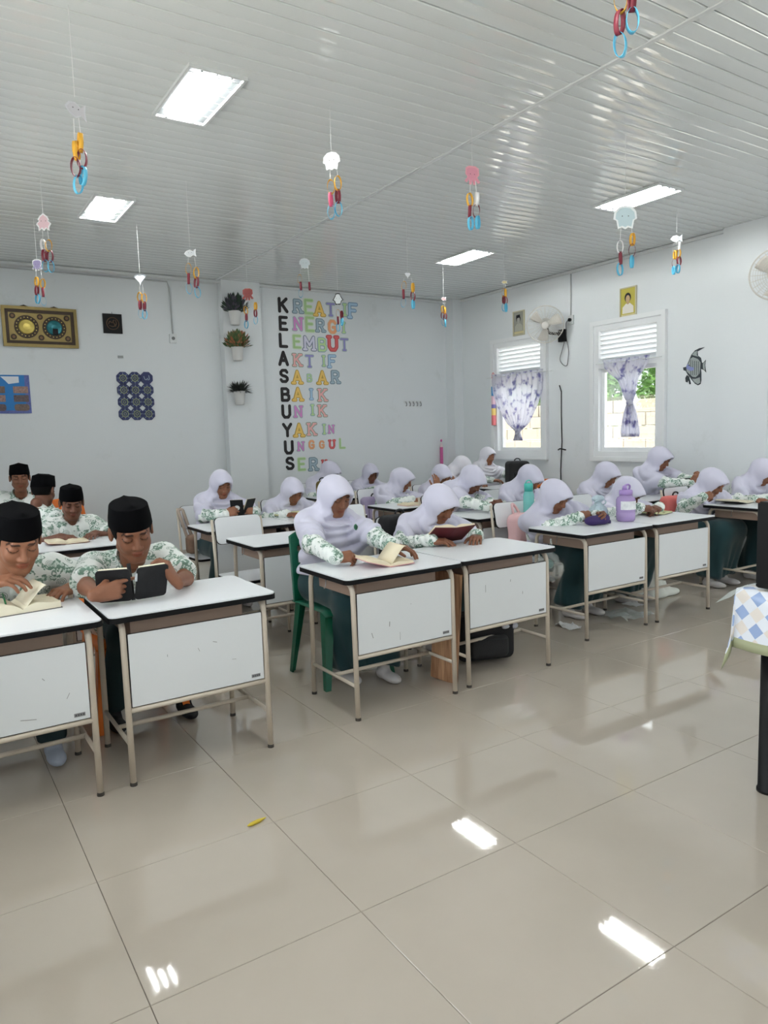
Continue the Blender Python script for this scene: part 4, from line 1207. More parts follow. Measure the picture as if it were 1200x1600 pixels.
# wall planters on the pilaster
M_POT = mat('planter_white', (218, 218, 216), .5)
def planter(label, px, py, kind):
    c = pt(px, py, y=6.30); t = thing('wall_planter', label, 'planter', (c[0], 6.30, c[2]), group='planters on the pilaster')
    obj('pot', lathe([(.001, -.085), (.046, -.085), (.052, -.075), (.068, .06), (.073, .064), (.070, .07), (.062, .066), (.058, .04), (.001, .04)], 20), M_POT, t, True)
    cols = {'dusk': [(50, 56, 60), (84, 80, 92), (44, 66, 48)], 'flower': [(64, 92, 52), (96, 104, 62), (176, 112, 78)], 'dark': [(28, 30, 30), (40, 42, 40), (36, 44, 36)]}[kind]
    for i, cc in enumerate(cols):
        V = []; F = []
        for k in range(110):
            if kind == 'dark':
                a, e, L = RNG.uniform(0, 2*PI), RNG.uniform(.1, 1.4), RNG.uniform(.07, .19); wd = .010
            else: a, e, L = RNG.uniform(0, 2*PI), RNG.uniform(.2, 1.5), RNG.uniform(.05, .15); wd = .014
            d = np.array([math.cos(a)*math.cos(e)*.9, math.sin(a)*math.cos(e)*.5-.12, math.sin(e)*(1.0 if kind == 'dark' else 1.25)]); b0 = np.array([math.cos(a)*.03, math.sin(a)*.03, .05])
            sd = N3(np.cross(d, (0.1, .3, 1)))*wd
            if kind == 'dark': q = [b0+d*L*.25-sd*.3, b0+d*L*.6-sd*.5, b0+d*L-np.array([0, 0, .03*L/.19]), b0+d*L*.6+sd*.5]
            else: q = [b0+d*(L-.03), b0+d*L-sd, b0+d*(L+.035), b0+d*L+sd]
            F += [(len(V), len(V)+1, len(V)+2, len(V)+3)]; V += q
        tag(obj('foliage', (V, F), mat('leaf_%s_%d' % (kind, i), cc, .7), t), kind='stuff')
    obj('stem', join(*[tube([(0, 0, .03), (.05*math.cos(a), .04*math.sin(a)-.01, .13)], .003, 5) for a in (0, 1.3, 2.6, 3.9, 5.2)]), M_STEM, t)
    obj('bracket', box(-.02, .02, .03, .068, -.03, .02), M_POT, t)
planter('wall planter with dusky purple-grey leaves, topmost of the three', 367, 496, 'dusk')
planter('wall planter with orange flowers, middle of the three', 371, 552, 'flower')
planter('wall planter with spiky dark leaves, lowest of the three', 374.5, 621, 'dark')

# hooks, pencil strip, socket and conduit
c = pt(645, 629, y=YBR); t = thing('hook_rail', 'small white rail with five hooks on the back wall', 'hooks', (c[0], YBR, c[2]))
obj('rail', slab(-.145, .145, -.012, .022, .001, .006), M_TRIM, t)
for k in range(5): obj('hook', tube([(-.12+.06*k, -.006, .012), (-.12+.06*k, -.03, -.02), (-.12+.06*k, -.028, -.04), (-.12+.06*k, -.012, -.045)], .006, 6), mat('grey_hook', (128, 130, 132), .4), t, True)
c = pt(690, 712, y=YBR-.03); t = thing('paper_pencil', 'long pink paper pencil hanging by the corner column', 'decoration', (c[0], YBR-.03, c[2]))
obj('pencil_body', tube([(0, 0, -.30), (0, 0, .12)], .022, 8), mat('pink_paper', (206, 96, 156), .6), t)
obj('pencil_tip', lathe([(.022, .121), (.012, .17), (.002, .185)], 8), mat('pale_paper', (232, 214, 214), .6), t)
obj('pencil_top', lathe([(.001, .19), (.013, .20), (.013, .22), (.001, .23)], 8), mat('pink_paper', (206, 96, 156)), t)
def conduit(label, pts, sock, n):
    t = thing('wall_socket', label, 'socket', tuple(sock)); s0 = np.array(sock)
    if n == 'back':
        obj('plate', xf(wp(extrude(rrect(-.04, .04, -.05, .05, .008), .02, .0)), t=(0, 0, 0)), M_TRIM, t)
        obj('outlet', wp(extrude(ngon(0, .0, .019, n=18), .003, .02)), mat('socket_grey', (120, 122, 122), .5), t)
    else:
        obj('plate', xf(xf(wp(extrude(rrect(-.04, .04, -.05, .05, .008), .02, .0)), rot('z', -PI/2))), M_TRIM, t)
        obj('outlet', xf(wp(extrude(ngon(0, .0, .019, n=18), .022, .02)), rot('z', -PI/2)), M_BLACK, t)
    obj('conduit', tube([np.array(q)-s0 for q in pts], .008, 6), mat('conduit_grey', (186, 188, 188), .5), t, True)
sk = pt(270, 529, y=YBL); tp = pt(262, 445, y=YBL)
conduit('white wall socket with conduit running up to the ceiling, left of the pilaster', [(sk[0], YBL-.012, sk[2]+.05), (sk[0]-.01, YBL-.012, H-.12), (sk[0]-.03, YBL-.012, H-.055), (XL+.05, YBL-.012, H-.05)], (sk[0], YBL, sk[2]), 'back')
sk = pt(893, 500, x=XW)
conduit('white wall socket with black plug beside the wall fan', [(XW-.012, sk[1], sk[2]+.05), (XW-.012, sk[1], H-.04)], (XW, sk[1], sk[2]), 'side')

# ------------------------------------------------------------------ things on the window wall
SIDEROT = np.array([[0, 0, -1], [-1, 0, 0], [0, 1, 0]], float)         # xy plane onto the window wall, z towards the room
def sp(g): return xf(g, SIDEROT)
def side_thing(name, label, cat, px, py, **k):
    c = pt(px, py, x=XW); return thing(name, label, cat, (XW, c[1], c[2]), **k)
def portrait(label, px, py, w, h, bgc, dress, hat):
    t = side_thing('portrait', label, 'picture', px, py)
    obj('frame', sp(join(box(-w/2, w/2, h/2-.012, h/2, .001, .02), box(-w/2, w/2, -h/2, -h/2+.012, .001, .02), box(-w/2, -w/2+.012, -h/2+.012, h/2-.012, .001, .02), box(w/2-.012, w/2, -h/2+.012, h/2-.012, .001, .02))), mat('frame_cream', (196, 190, 160), .5), t)
    obj('picture_ground', sp(box(-w/2+.012, w/2-.012, -h/2+.012, h/2-.012, .001, .012)), mat('portrait_'+label[:9], bgc, .6, var=.1), t)
    obj('caption_band', sp(box(-w/2+.02, w/2-.02, -h/2+.02, -h/2+.05, .012, .0135)), mat('caption', (206, 196, 150), .6), t)
    obj('shoulders', sp(extrude([(-w*.34, -h*.32), (w*.34, -h*.32), (w*.33, -h*.12), (w*.12, -.01*h), (-w*.12, -.01*h), (-w*.33, -h*.12)], .002, .012)), mat('dress_'+label[:9], dress, .6), t)
    obj('neck', sp(box(-w*.06, w*.06, -h*.04, h*.1, .0142, .0152)), mat('face_'+label[:9], (190, 160, 120) if not hat else (170, 168, 160), .6), t)
    obj('hair', sp(extrude(ngon(-w*.01, h*.17, w*.19, h*.15, 20), .0012, .0142)), M_BLACK, t)
    obj('face', sp(extrude(ngon(0, h*.12, w*.13, h*.125, 20), .0012, .0155)), mat('face_'+label[:9], (190, 160, 120)), t)
    if hat: obj('cap', sp(extrude([(-w*.2, h*.2), (w*.16, h*.22), (w*.14, h*.34), (-w*.18, h*.33)], .0012, .0168)), M_BLACK, t)
portrait('monochrome portrait of a person in a dark cap beside the fan', 811.5, 505, .20, .30, (150, 150, 140), (176, 176, 164), True)
portrait('colour portrait of a person in white on yellow above the near window', 982.5, 473.5, .21, .33, (188, 176, 70), (226, 222, 212), False)

# paper fish
fi = side_thing('paper_fish', 'grey patterned paper fish stuck on the wall right of the near window', 'decoration', 1086, 573)
def fpx(px, py):
    q = pt(px, py, x=XW)-np.array(fi.location); return (-q[1], q[2])
def fc(l): return [fpx(1050+x*70/1200, 530+y*80/1371) for x, y in l]
M_FD = mat('fish_dark', (44, 52, 58), .6); M_FG = mat('fish_grey', (150, 158, 156), .6, var=.25, vscale=60); M_FB = mat('fish_blue', (128, 138, 190), .6)
obj('outline', sp(extrude(fc([(300, 760), (380, 740), (450, 590), (520, 420), (620, 300), (740, 240), (880, 215), (760, 290), (690, 330), (700, 440), (780, 500), (805, 620), (830, 640), (910, 550), (890, 700), (920, 890), (850, 820), (780, 800), (790, 900), (790, 1100), (770, 1200), (700, 1235), (620, 1190), (530, 1090), (500, 1040), (430, 960), (370, 850), (310, 830)]), .002, .001)), M_FD, fi)
obj('body', sp(extrude(fc([(460, 620), (500, 520), (570, 480), (700, 530), (770, 620), (760, 800), (740, 930), (640, 1020), (560, 1010), (470, 930), (400, 860), (390, 760)]), .002, .003)), M_FG, fi)
obj('gill', sp(extrude(fc([(430, 660), (500, 740), (600, 760), (590, 830), (500, 850), (400, 800), (390, 740)]), .0015, .005)), M_FB, fi)
obj('top_fin', sp(extrude(fc([(540, 420), (620, 330), (680, 310), (670, 430), (720, 470), (600, 440)]), .0015, .003)), M_FG, fi)
obj('tail', sp(extrude(fc([(830, 660), (895, 590), (880, 700), (900, 850), (840, 790)]), .0015, .003)), M_FG, fi)
obj('bottom_fin', sp(extrude(fc([(540, 1060), (640, 1060), (750, 1020), (760, 1160), (700, 1205), (620, 1160)]), .0015, .003)), M_FG, fi)
for k in range(5): obj('stripe', sp(extrude(fc([(500+55*k, 560+8*k), (512+55*k, 560+8*k), (520+52*k, 960), (508+52*k, 960)]), .0008, .0051)), M_FD, fi)
obj('pectoral_fin', sp(extrude(fc([(400, 960), (460, 1000), (500, 1140), (510, 1200), (470, 1210), (440, 1100), (420, 1160), (370, 1140), (360, 1040)]), .002, .001)), M_FD, fi)
obj('eye', sp(extrude(ngon(*fc([(470, 700)])[0], .006, n=10), .001, .0065)), M_BLACK, fi)

# wall fans
M_FAN = mat('fan_grille', (206, 203, 196), .4); M_BLADE = mat('fan_blade', (216, 211, 202), .4)
def wall_fan(label, centre, mount, aim):
    t = thing('wall_fan', label, 'fan', tuple(mount), group='wall fans')
    n_ = N3(aim); u_ = N3(np.cross((0, 0, 1.0), n_)); w_ = np.cross(n_, u_); M3 = np.array([u_, w_, n_]).T; c = np.array(centre)-np.array(mount)
    A = lambda g: xf(g, M3, c)
    cage = obj('cage_rim', A(tube([(.21*math.cos(a), .21*math.sin(a), 0) for a in np.linspace(0, 2*PI, 49)[:-1]], .005, 8, closed=True)), M_FAN, t, True)
    for k in range(1, 10):
        r = .045+.0175*k; z = .075*math.cos(r/.21*PI/2)
        obj('cage_ring', A(tube([(r*math.cos(a), r*math.sin(a), z) for a in np.linspace(0, 2*PI, 41)[:-1]], .0018, 5, closed=True)), M_FAN, cage, True)
    for k in range(24):
        a = 2*PI*k/24
        obj('cage_wire', A(join(tube([(r*math.cos(a), r*math.sin(a), .077*math.cos(r/.21*PI/2)) for r in (.03, .08, .13, .18, .21)], .0014, 4), tube([(r*math.cos(a), r*math.sin(a), -.07*math.cos(r/.21*PI/2)) for r in (.21, .18, .13, .08, .03)], .0014, 4))), M_FAN, cage)
    obj('hub_cap', A(lathe([(.045, .068), (.045, .078), (.03, .084), (.001, .085)], 24)), M_FAN, t, True)
    for k in range(3):
        a = 2*PI*k/3; rows = []
        for i in range(7):
            r = .03+.155*i/6
            rows.append([(r*math.cos(a+q*.9*(1-.25*i/6)), r*math.sin(a+q*.9*(1-.25*i/6)), .025-.05*q) for q in np.linspace(0, 1, 6)])
        obj('blade', A(sheet(rows, .002)), M_BLADE, t, True)
    obj('motor', A(lathe([(.001, -.17), (.045, -.165), (.06, -.12), (.06, -.075), (.03, -.07), (.001, -.07)], 20)), M_FAN, t, True)
    b0 = c-n_*.13
    obj('arm', tube(bend([b0, b0+np.array([.03, 0, -.12]), np.array([-.03, 0, 0])], .04, 4), .016, 8), M_BLACK, t, True)
    obj('wall_bracket', join(xf(box(-.05, -.001, -.045, .045, -.09, .05)),), M_BLACK, t)
    return t
f1 = pt(852, 507, x=5.86); m1 = pt(881, 522, x=XW)
wall_fan('round wall fan in wire cage between the two windows', f1, (XW, m1[1], m1[2]), (-.72, -.62, -.28))
f2 = pt(1214, 428, x=5.80); wall_fan('round wall fan in wire cage at the right picture edge', f2, (6.085, f2[1]+.05, f2[2]-.1), (-.75, -.6, -.2))
cp = [pt(882, 534, x=XW-.03), pt(877, 552, x=XW-.02), pt(874, 562, x=XW-.02), pt(879, 570, x=XW-.02), pt(886, 573, x=XW-.02), pt(889, 550, x=XW-.02), pt(885, 528, x=XW-.02), pt(884, 504, x=XW-.02), pt(889, 499, x=XW-.03)]
tag(obj('power_cord', tube(bend(cp, .05, 4), .004, 6), mat('cord_grey', (96, 96, 98), .5), None, True), 'thin grey fan cord looping down from the wall socket', 'cord')
cp = [pt(874, 602, x=XW-.012), pt(877, 612, x=XW-.012), pt(877, 650, x=XW-.012), pt(878, 690, x=XW-.012), pt(876, 735, x=XW-.012), pt(877, 790, x=XW-.012)]
cb = thing('hanging_cable', 'black cable with a knot hanging down the wall between the windows', 'cable', tuple(cp[-1])); c0 = cp[-1]
obj('cable', tube([q-c0 for q in cp], .006, 6), M_BLACK, cb, True)
obj('knot', tube([pt(*q, x=XW-.015)-c0 for q in ((872, 703), (875, 701), (880, 702), (884, 703))], .008, 6), M_BLACK, cb, True)
c = pt(771, 626, x=XW-.06); rb = thing('paper_pencil_strip', 'hanging strip of blue, pink, yellow and coral paper beside the far window', 'decoration', tuple(c))
for k, (cc, z0, z1) in enumerate([((70, 140, 190), .06, .18), ((226, 190, 204), -.05, .06), ((128, 120, 180), -.10, -.05), ((238, 206, 120), -.19, -.10), ((226, 120, 124), -.32, -.19)]):
    obj('paper_band', tube([(0, 0, z0), (0, 0, z1)], .028, 8), mat('band_%d' % k, cc, .6), rb)
obj('string', tube([(0, 0, .18), (0, 0, .27)], .002, 5), M_TRIM, rb); obj('paper_link', tube([(.02*math.cos(a), .0, .31+.05*math.sin(a)) for a in np.linspace(0, 2*PI, 17)[:-1]], .004, 6, closed=True), mat('band_4', (226, 120, 124)), rb, True)

# curtains
def curtain_mat():
    m = mat('sheer_curtain', (226, 226, 240), .8, alpha=.5); nt = m.node_tree; b = nt.nodes['Principled BSDF']
    tc = nt.nodes.new('ShaderNodeTexCoord'); n1 = nd(nt, 'ShaderNodeTexNoise', Scale=13.0, Detail=2.0); nt.links.new(tc.outputs['Object'], n1.inputs['Vector'])
    cr = nt.nodes.new('ShaderNodeValToRGB'); nt.links.new(n1.outputs['Fac'], cr.inputs[0])
    cr.color_ramp.elements[0].position = .52; cr.color_ramp.elements[1].position = .68
    cr.color_ramp.elements[0].color = srgb(238, 238, 246); cr.color_ramp.elements[1].color = srgb(136, 132, 186)
    nt.links.new(cr.outputs[0], b.inputs['Base Color'])
    ts = nt.nodes.new('ShaderNodeBsdfTranslucent'); nt.links.new(cr.outputs[0], ts.inputs[0])
    mx = nt.nodes.new('ShaderNodeMixShader'); mx.inputs[0].default_value = .5
    out = [n for n in nt.nodes if n.type == 'OUTPUT_MATERIAL'][0]
    nt.links.new(b.outputs[0], mx.inputs[1]); nt.links.new(ts.outputs[0], mx.inputs[2]); nt.links.new(mx.outputs[0], out.inputs[0])
    return m
M_CURT = curtain_mat()
def curtain(label, ya, yb, ztop, prof):
    """prof: (z below the rod, half width share, centre shift)"""
    ym = (ya+yb)/2; hw = (yb-ya)/2; t = thing('window_curtain', label, 'curtain', (XW-.075, ym, ztop), group='window curtains')
    rows = []; n = 60
    for dz, s, sh in prof:
        row = []
        for k in range(n):
            u = -1+2*k/(n-1); amp = .011*(s**.3)+.012*(1-s)
            row.append((amp*math.sin(u*31+dz*2)+.006*math.sin(u*13), u*hw*s+sh, -dz))
        rows.append(row)
    obj('cloth', sheet(rows, .002), M_CURT, t, True)
    obj('rod', tube([(0, -hw-.14, -.004), (0, hw+.10, -.004)], .006, 8), M_TRIM, t)
    return t
zt = 2.045
kz = zt-pt(808, 676, x=XW-.07)[2]
tt = curtain('sheer white and purple curtain knotted low over the far window', 4.66, 5.58, zt,
             [(-.03, 1, 0), (.0, .97, 0), (.05, 1, 0), (.2, .97, 0), (.38, .80, 0), (kz-.12, .42, -.02), (kz-.03, .12, -.02), (kz, .055, -.02), (kz+.03, .10, -.02), (kz+.1, .16, -.02)])
obj('knot', lathe([(.001, -.03), (.028, -.02), (.034, 0), (.028, .02), (.001, .03)], 12, (-.01, -.02, -kz)), M_CURT, tt, True)
yc = pt(978, 590, x=XW-.07)[1]; kz = zt-pt(987, 630, x=XW-.07)[2]; bz = zt-pt(987, 684, x=XW-.07)[2]
tt = curtain('sheer white and purple curtain gathered narrow and knotted over the near window', yc-.30, yc+.30, zt+.01,
             [(-.03, 1, 0), (0, .97, 0), (.05, .95, 0), (.12, .72, 0), (.2, .42, -.03), (kz-.06, .2, -.05), (kz, .09, -.06), (kz+.05, .17, -.06), (kz+.12, .26, -.06), (bz-.05, .40, -.06), (bz, .36, -.06)])
obj('knot', lathe([(.001, -.04), (.034, -.02), (.04, 0), (.034, .02), (.001, .04)], 12, (-.01, -.06, -kz)), M_CURT, tt, True)

# ------------------------------------------------------------------ paper chain mobiles under the ceiling
LC = {'Y': (226, 170, 52), 'R': (122, 34, 52), 'B': (96, 190, 224), 'W': (232, 232, 232), 'P': (206, 84, 118)}
def link_mesh(c, L):
    k = ('link', c, round(L, 3))
    if k not in _cache:
        n = 20; rows = []
        for s in (-1, 1): pass
        ring = [(L*.27*math.cos(a), L*.53*math.sin(a)) for a in np.linspace(0, 2*PI, n+1)]
        V = []; F = []
        for x, z in ring[:-1]:
            for q, sc_ in ((-.009, 1.0), (.009, 1.0), (.009, .95), (-.009, .95)): V.append((x*sc_, q, z*sc_))
        for i in range(n):
            j = (i+1) % n
            for q in range(4): F.append((i*4+q, j*4+q, j*4+(q+1) % 4, i*4+(q+1) % 4))
        _cache[k] = mesh_data('paper_link', V, F, mat('link_'+c, LC[c], .5), True)
    return _cache[k]
SHP = {
    'octopus': [(-.42, .05), (-.40, .38), (-.2, .5), (.2, .5), (.40, .38), (.42, .05), (.30, -.1), (.48, -.35), (.32, -.42), (.20, -.2), (.18, -.5), (.04, -.5), (.0, -.22), (-.06, -.5), (-.2, -.5), (-.20, -.2), (-.34, -.42), (-.48, -.33), (-.30, -.1)],
    'squid': [(0, .5), (.22, .32), (.32, .12), (.24, .08), (.42, -.1), (.3, -.3), (.30, -.5), (.12, -.36), (0, -.5), (-.12, -.36), (-.30, -.5), (-.3, -.3), (-.42, -.1), (-.24, .08), (-.32, .12), (-.22, .32)],
    'jelly': [(-.48, -.05), (-.44, .25), (-.25, .45), (0, .5), (.25, .45), (.44, .25), (.48, -.05), (.36, -.12), (.30, -.46), (.12, -.40), (0, -.48), (-.14, -.40), (-.30, -.46), (-.36, -.12)],
    'manta': [(-.5, .32), (-.25, .48), (0, .42), (.25, .48), (.5, .32), (.30, .05), (.08, -.2), (.0, -.5), (-.08, -.2), (-.30, .05)],
    'fish': [(-.5, .0), (-.3, .22), (.0, .30), (.25, .16), (.48, .36), (.44, .02), (.5, -.30), (.25, -.14), (0, -.30), (-.3, -.2)],
    'penguin': [(-.2, -.5), (-.3, -.2), (-.45, -.1), (-.32, .1), (-.22, .3), (-.18, .45), (0, .5), (.18, .45), (.22, .3), (.32, .1), (.45, -.1), (.3, -.2), (.2, -.5)]}
def mobile(label, px, py, hpx, lh, kind, rim, face, strands, d=None, rz=None):
    d = d or F_PX*.072/lh; k = d/F_PX; c = pt(px, py, d=d)
    t = thing('paper_mobile', label, 'mobile', tuple(c), group='paper chain mobiles hanging from the ceiling')
    rh = N3(np.array([_rt[0], _rt[1], 0])); s = hpx*k
    az = math.atan2(rh[1], rh[0])+(random.uniform(-.5, .5) if rz is None else rz)
    P_ = np.array(SHP[kind])*s*np.array([1.05, 1])
    Rm = rot('z', az)@np.array([[1, 0, 0], [0, 0, 1], [0, 1, 0]], float)
    wob = random.uniform(-.15, .15)
    cut = obj('cutout', xf(extrude(P_*1.0, .0012, -.0006), Rm), mat('paper_rim_%d_%d_%d' % rim, rim, .5), t)
    for sg in (1, -1):
        obj('cutout_face', xf(extrude(P_*.82, .0006, .0006 if sg > 0 else -.0012), Rm), mat('paper_face_%d_%d_%d' % face, face, .5), cut)
        for ex in (-.13, .13): obj('eye', xf(extrude(ngon(ex*s, .06*s, .022*s, n=8), .0006, .0012 if sg > 0 else -.0018), Rm), M_BLACK, cut)
    obj('string', tube([(0, 0, s*.48), (0, 0, H-c[2])], .0012, 4), mat('white_string', (225, 225, 225), .6), t)
    ztop = -s*.30
    for dx, y0, cols in strands:
        off = rh*dx*k; z = -(y0-py)*k; L = lh*k
        obj('paper_strip', join(tube([off*.8+np.array([0, 0, ztop]), off+np.array([0, 0, z+.004])], .0016, 4)), mat('white_string', (225, 225, 225)), t)
        for i, cc in enumerate(cols):
            o = link(bpy.data.objects.new('paper_link', link_mesh(cc, L*1.04)), t)
            o.location = tuple(off+np.array([random.uniform(-.004, .004), random.uniform(-.004, .004), z-L*(i+.5)*.93])); o.rotation_euler = (random.uniform(-.08, .08), random.uniform(-.12, .12), az+(i % 2)*PI/2+random.uniform(-.5, .5)+(.9 if dx > 0 else 0))
    return t
G_, W_ = (206, 206, 210), (236, 238, 240)
mobile('paper mobile with a plain grey cutout and two long chains, large at upper left', 118, 172, 40, 27, 'fish', G_, (200, 198, 202), [(-5, 220, 'YRB'), (5, 208, 'YRB')], rz=1.1)
mobile('paper mobile with a pink squid cutout', 68, 347, 27, 17, 'squid', W_, (228, 196, 204), [(-3, 374, 'WRB'), (6, 375, 'YRB')], rz=0)
mobile('paper mobile with a small purple octopus cutout above the gold wall art', 58, 414, 17, 14, 'octopus', W_, (160, 150, 190), [(-3, 433, 'YRB'), (6, 436, 'YRB')], rz=0)
mobile('paper mobile with a white manta ray cutout', 219, 438, 19, 13.5, 'manta', (120, 126, 132), (228, 230, 232), [(-2, 457, 'YRB'), (4, 459, 'YRB')], rz=0)
mobile('paper mobile with a white fish cutout near the pilaster', 297, 396, 19, 16, 'fish', W_, (214, 218, 222), [(-4, 412, 'YRB'), (8, 418, 'YRB')])
mobile('paper mobile with a crumpled white cutout, above the wall lettering', 518, 252, 28, 20.5, 'jelly', (240, 242, 244), (232, 234, 238), [(-3, 281, 'YPB'), (9, 276, 'YRB')])
mobile('paper mobile with a pale cutout and one short chain at the ceiling edge', 476, 412, 17, 12, 'jelly', (220, 224, 228), (212, 222, 226), [(-8, 429, 'YRB'), (6, 441, 'R')])
mobile('paper mobile with a red octopus cutout beside the top planter', 387, 460, 18, 11.5, 'octopus', (150, 60, 52), (128, 44, 40), [(-4, 479, 'YRB'), (11, 473, 'YRB')], rz=0)
mobile('paper mobile with a black and white penguin cutout before the wall letters', 528, 467, 18, 11.5, 'penguin', (30, 30, 34), (226, 230, 232), [(-1, 484, 'YRB'), (5, 486, 'RB')], rz=0)
mobile('paper mobile with a pink octopus cutout near the ceiling joint', 738, 274, 28, 19, 'octopus', (226, 160, 172), (218, 148, 166), [(-4, 302, 'YRB'), (6, 301, 'WRB')], rz=.4)
mobile('paper mobile with a flat pale cutout and two thin chains above the back wall', 637, 431, 10, 13.5, 'manta', (226, 228, 230), (220, 222, 226), [(-7, 440, 'YRB'), (7, 443, 'YRB')])
mobile('tiny paper mobile hanging at the corner column', 693, 467, 9, 10.5, 'fish', W_, (206, 150, 150), [(-1, 478, 'YRB'), (2, 480, 'YRB')])
mobile('paper mobile with tight chain hanging before the far window wall', 788, 441, 9, 12, 'fish', W_, (216, 200, 150), [(-1, 451, 'YRB'), (2, 452, 'YRB')])
mobile('paper mobile with a large light blue jellyfish cutout', 977, 340, 37, 18, 'jelly', (240, 244, 246), (196, 216, 222), [(-8, 376, 'WRB'), (11, 365, 'YRB')], rz=0)
mobile('paper mobile with a white fish cutout and red chains at the window wall', 1057, 373, 18, 12.5, 'fish', W_, (190, 206, 220), [(-3, 380, 'WYRB'), (4, 378, 'WYRB')], d=6.1)
mobile('paper mobile cut off by the top picture edge, bright blue links', 978, -52, 40, 35, 'jelly', W_, (200, 214, 222), [(-8, -20, 'YRB'), (9, -54, 'YRB')])

# ------------------------------------------------------------------ books
def open_book(name, label, loc, rz, w, l, cover, tilt=(0, 0), thick=.014, sag=.012, pagec=None, bendleaf=False):
    """open book lying on its back: w = width of one side, l = page length; tilt = lift of either side"""
    t = thing(name, label, 'book', loc, rz, 'books on the desks'); mp = pagec or M_PAGE
    for s, tl in ((-1, tilt[0]), (1, tilt[1])):
        R_ = rot('y', -s*tl)
        th = thick*(1 if s < 0 else .8)
        top = []; n = 9
        for k in range(n):
            u = k/(n-1); x = u*w*.97; top.append((x, .003+th*(.45+.55*min(1, u*3.2))*(1-.12*u)+sag*math.sin(PI*min(1, u*1.4)**.8)*.6))
        sec = [(s*x, z) for x, z in top]+[(s*w*.97, .003), (0, .003)]
        rings = [[(x, y, z) for x, z in sec] for y in (-l/2*.97, l/2*.97)]
        if s > 0: rings = [list(reversed(r)) for r in rings]
        obj('page_block', xf(loft(rings), R_), mp, t)
        obj('cover', xf(box(min(0, s*w), max(0, s*w), -l/2, l/2, 0, .0028), R_), cover, t)
        for q in range(7):
            y = -l*.36+q*l*.11
            zz = .0006+max(z for _, z in top)
            obj('text_line', xf(box(min(s*w*.3, s*w*.85), max(s*w*.3, s*w*.85), y, y+.002, zz-.003, zz), R_), mat('print_ink', (150, 140, 120), .8), t) if False else None
    if bendleaf:
        rows = []
        for k in range(8):
            a = k/7; rows.append([(.01+w*.75*math.sin(a*1.5)*.8, y, .015+.085*math.sin(a*1.9)) for y in (-l*.46, 0, l*.46)])
        obj('turning_leaf', sheet(rows, .0012), mp, t, True)
    return t
M_MAROON = mat('maroon_cover', (92, 28, 36), .5); M_BROWNC = mat('brown_cover', (120, 62, 40), .6); M_PINKC = mat('pink_cover', (196, 128, 134), .6)
M_GREENP = mat('greenish_page', (206, 206, 160), .8); M_DKC = mat('dark_cover', (28, 30, 34), .5); M_CREAM = mat('cream_page', (228, 220, 196), .8)
Z = DZ
q = pt(25, 945, z=Z+.02); open_book('open_book', 'thick cream open book with a page being turned, at the left picture edge', (q[0]+.0, q[1], Z), .12, .15, .21, mat('grey_cover', (90, 86, 84), .6), thick=.034, pagec=M_CREAM, bendleaf=True)
tag(obj('ribbon_marker', tube(bend([pt(4, 928, z=Z+.07), pt(8, 940, z=Z+.055), pt(10, 948, z=Z+.03), pt(9, 952, z=Z+.01)], .02, 4), .0035, 6), mat('green_ribbon', (28, 110, 60), .6), None, True), 'green ribbon marker hanging from the thick cream book', 'ribbon')
# black zip-cover book held upright
sp0 = pt(209, 938, y=1.385); zb = thing('zip_book', 'black zip-cover book held open and upright by the person in the tilted cap', 'book', (sp0[0], sp0[1], Z+.001), 0, 'books on the desks')
for s, an in ((-1, -.30), (1, .12)):
    Rz = rot('z', an if s < 0 else an)@rot('x', math.radians(20))
    wd = .135
    obj('cover', xf(xf(extrude(rrect(min(0, s*wd), max(0, s*wd), .0, .15, .016), .006, -.003), np.array([[1, 0, 0], [0, 0, -1], [0, 1, 0]], float)), Rz, (s*.004, 0, .008)), M_BLACKCL, zb)
    obj('page_block', xf(box(min(s*.012, s*(wd-.012)), max(s*.012, s*(wd-.012)), .004, .018, .008, .148), Rz, (s*.004, 0, .008)), M_CREAM, zb)
obj('spine', tube([(0, 0, .008), (0, .05, .155)], .008, 8), M_BLACKCL, zb, True)
obj('zip_pull', xf(box(-.005, .005, -.012, -.008, .095, .13), rot('x', math.radians(20)), (.004, 0, .008)), M_ALU, zb)
# pale book being leafed through
q = pt(598, 876, z=Z+.02); open_book('open_book', 'pale book with pink cover lying open on the front desk, page being turned', (q[0], q[1], Z), -.12, .135, .19, M_PINKC, (.28, .05), bendleaf=True, thick=.016)
q = pt(708, 846, z=Z+.02); mb = open_book('open_book', 'maroon covered book tilted open on the front desk', (q[0]-.01, q[1]+.02, Z+.055), -.1, .14, .19, M_MAROON, (.10, .05), thick=.016); mb.rotation_euler = (math.radians(-34), 0, -.10)
q = pt(385, 790, y=3.72); zz = pt(381, 798, y=3.72)
sb = thing('small_book', 'small black book with white round emblem held by the person near the pilaster', 'book', tuple(zz), 0, 'books on the desks')
for s, an in ((-1, -.5), (1, .5)):
    Rz = rot('z', an)@rot('x', math.radians(25)); wd = .10
    obj('cover', xf(box(min(0, s*wd), max(0, s*wd), -.003, .002, -.05, .10), Rz), M_BLACK, sb)
    obj('page_block', xf(box(min(s*.005, s*(wd-.006)), max(s*.005, s*(wd-.006)), .002, .014, -.045, .095), Rz), M_CREAM, sb)
    if s < 0: obj('emblem', xf(xf(extrude(ngon(-.05, .03, .022, n=18), .001, .003), np.array([[1, 0, 0], [0, 0, -1], [0, 1, 0]], float)), Rz), M_TRIM, sb)
q = pt(452, 803, z=Z+.01); open_book('open_book', 'wide open pale green-paged book in front of the person below the lettering', (q[0], q[1], Z), 0, .18, .24, M_DKC, (.08, .05), pagec=M_GREENP)
q = pt(104, 846, z=Z+.01); open_book('open_book', 'brown covered book lying open in the third row of the capped people', (q[0], q[1], Z), 0, .13, .18, M_BROWNC, (.1, .02))
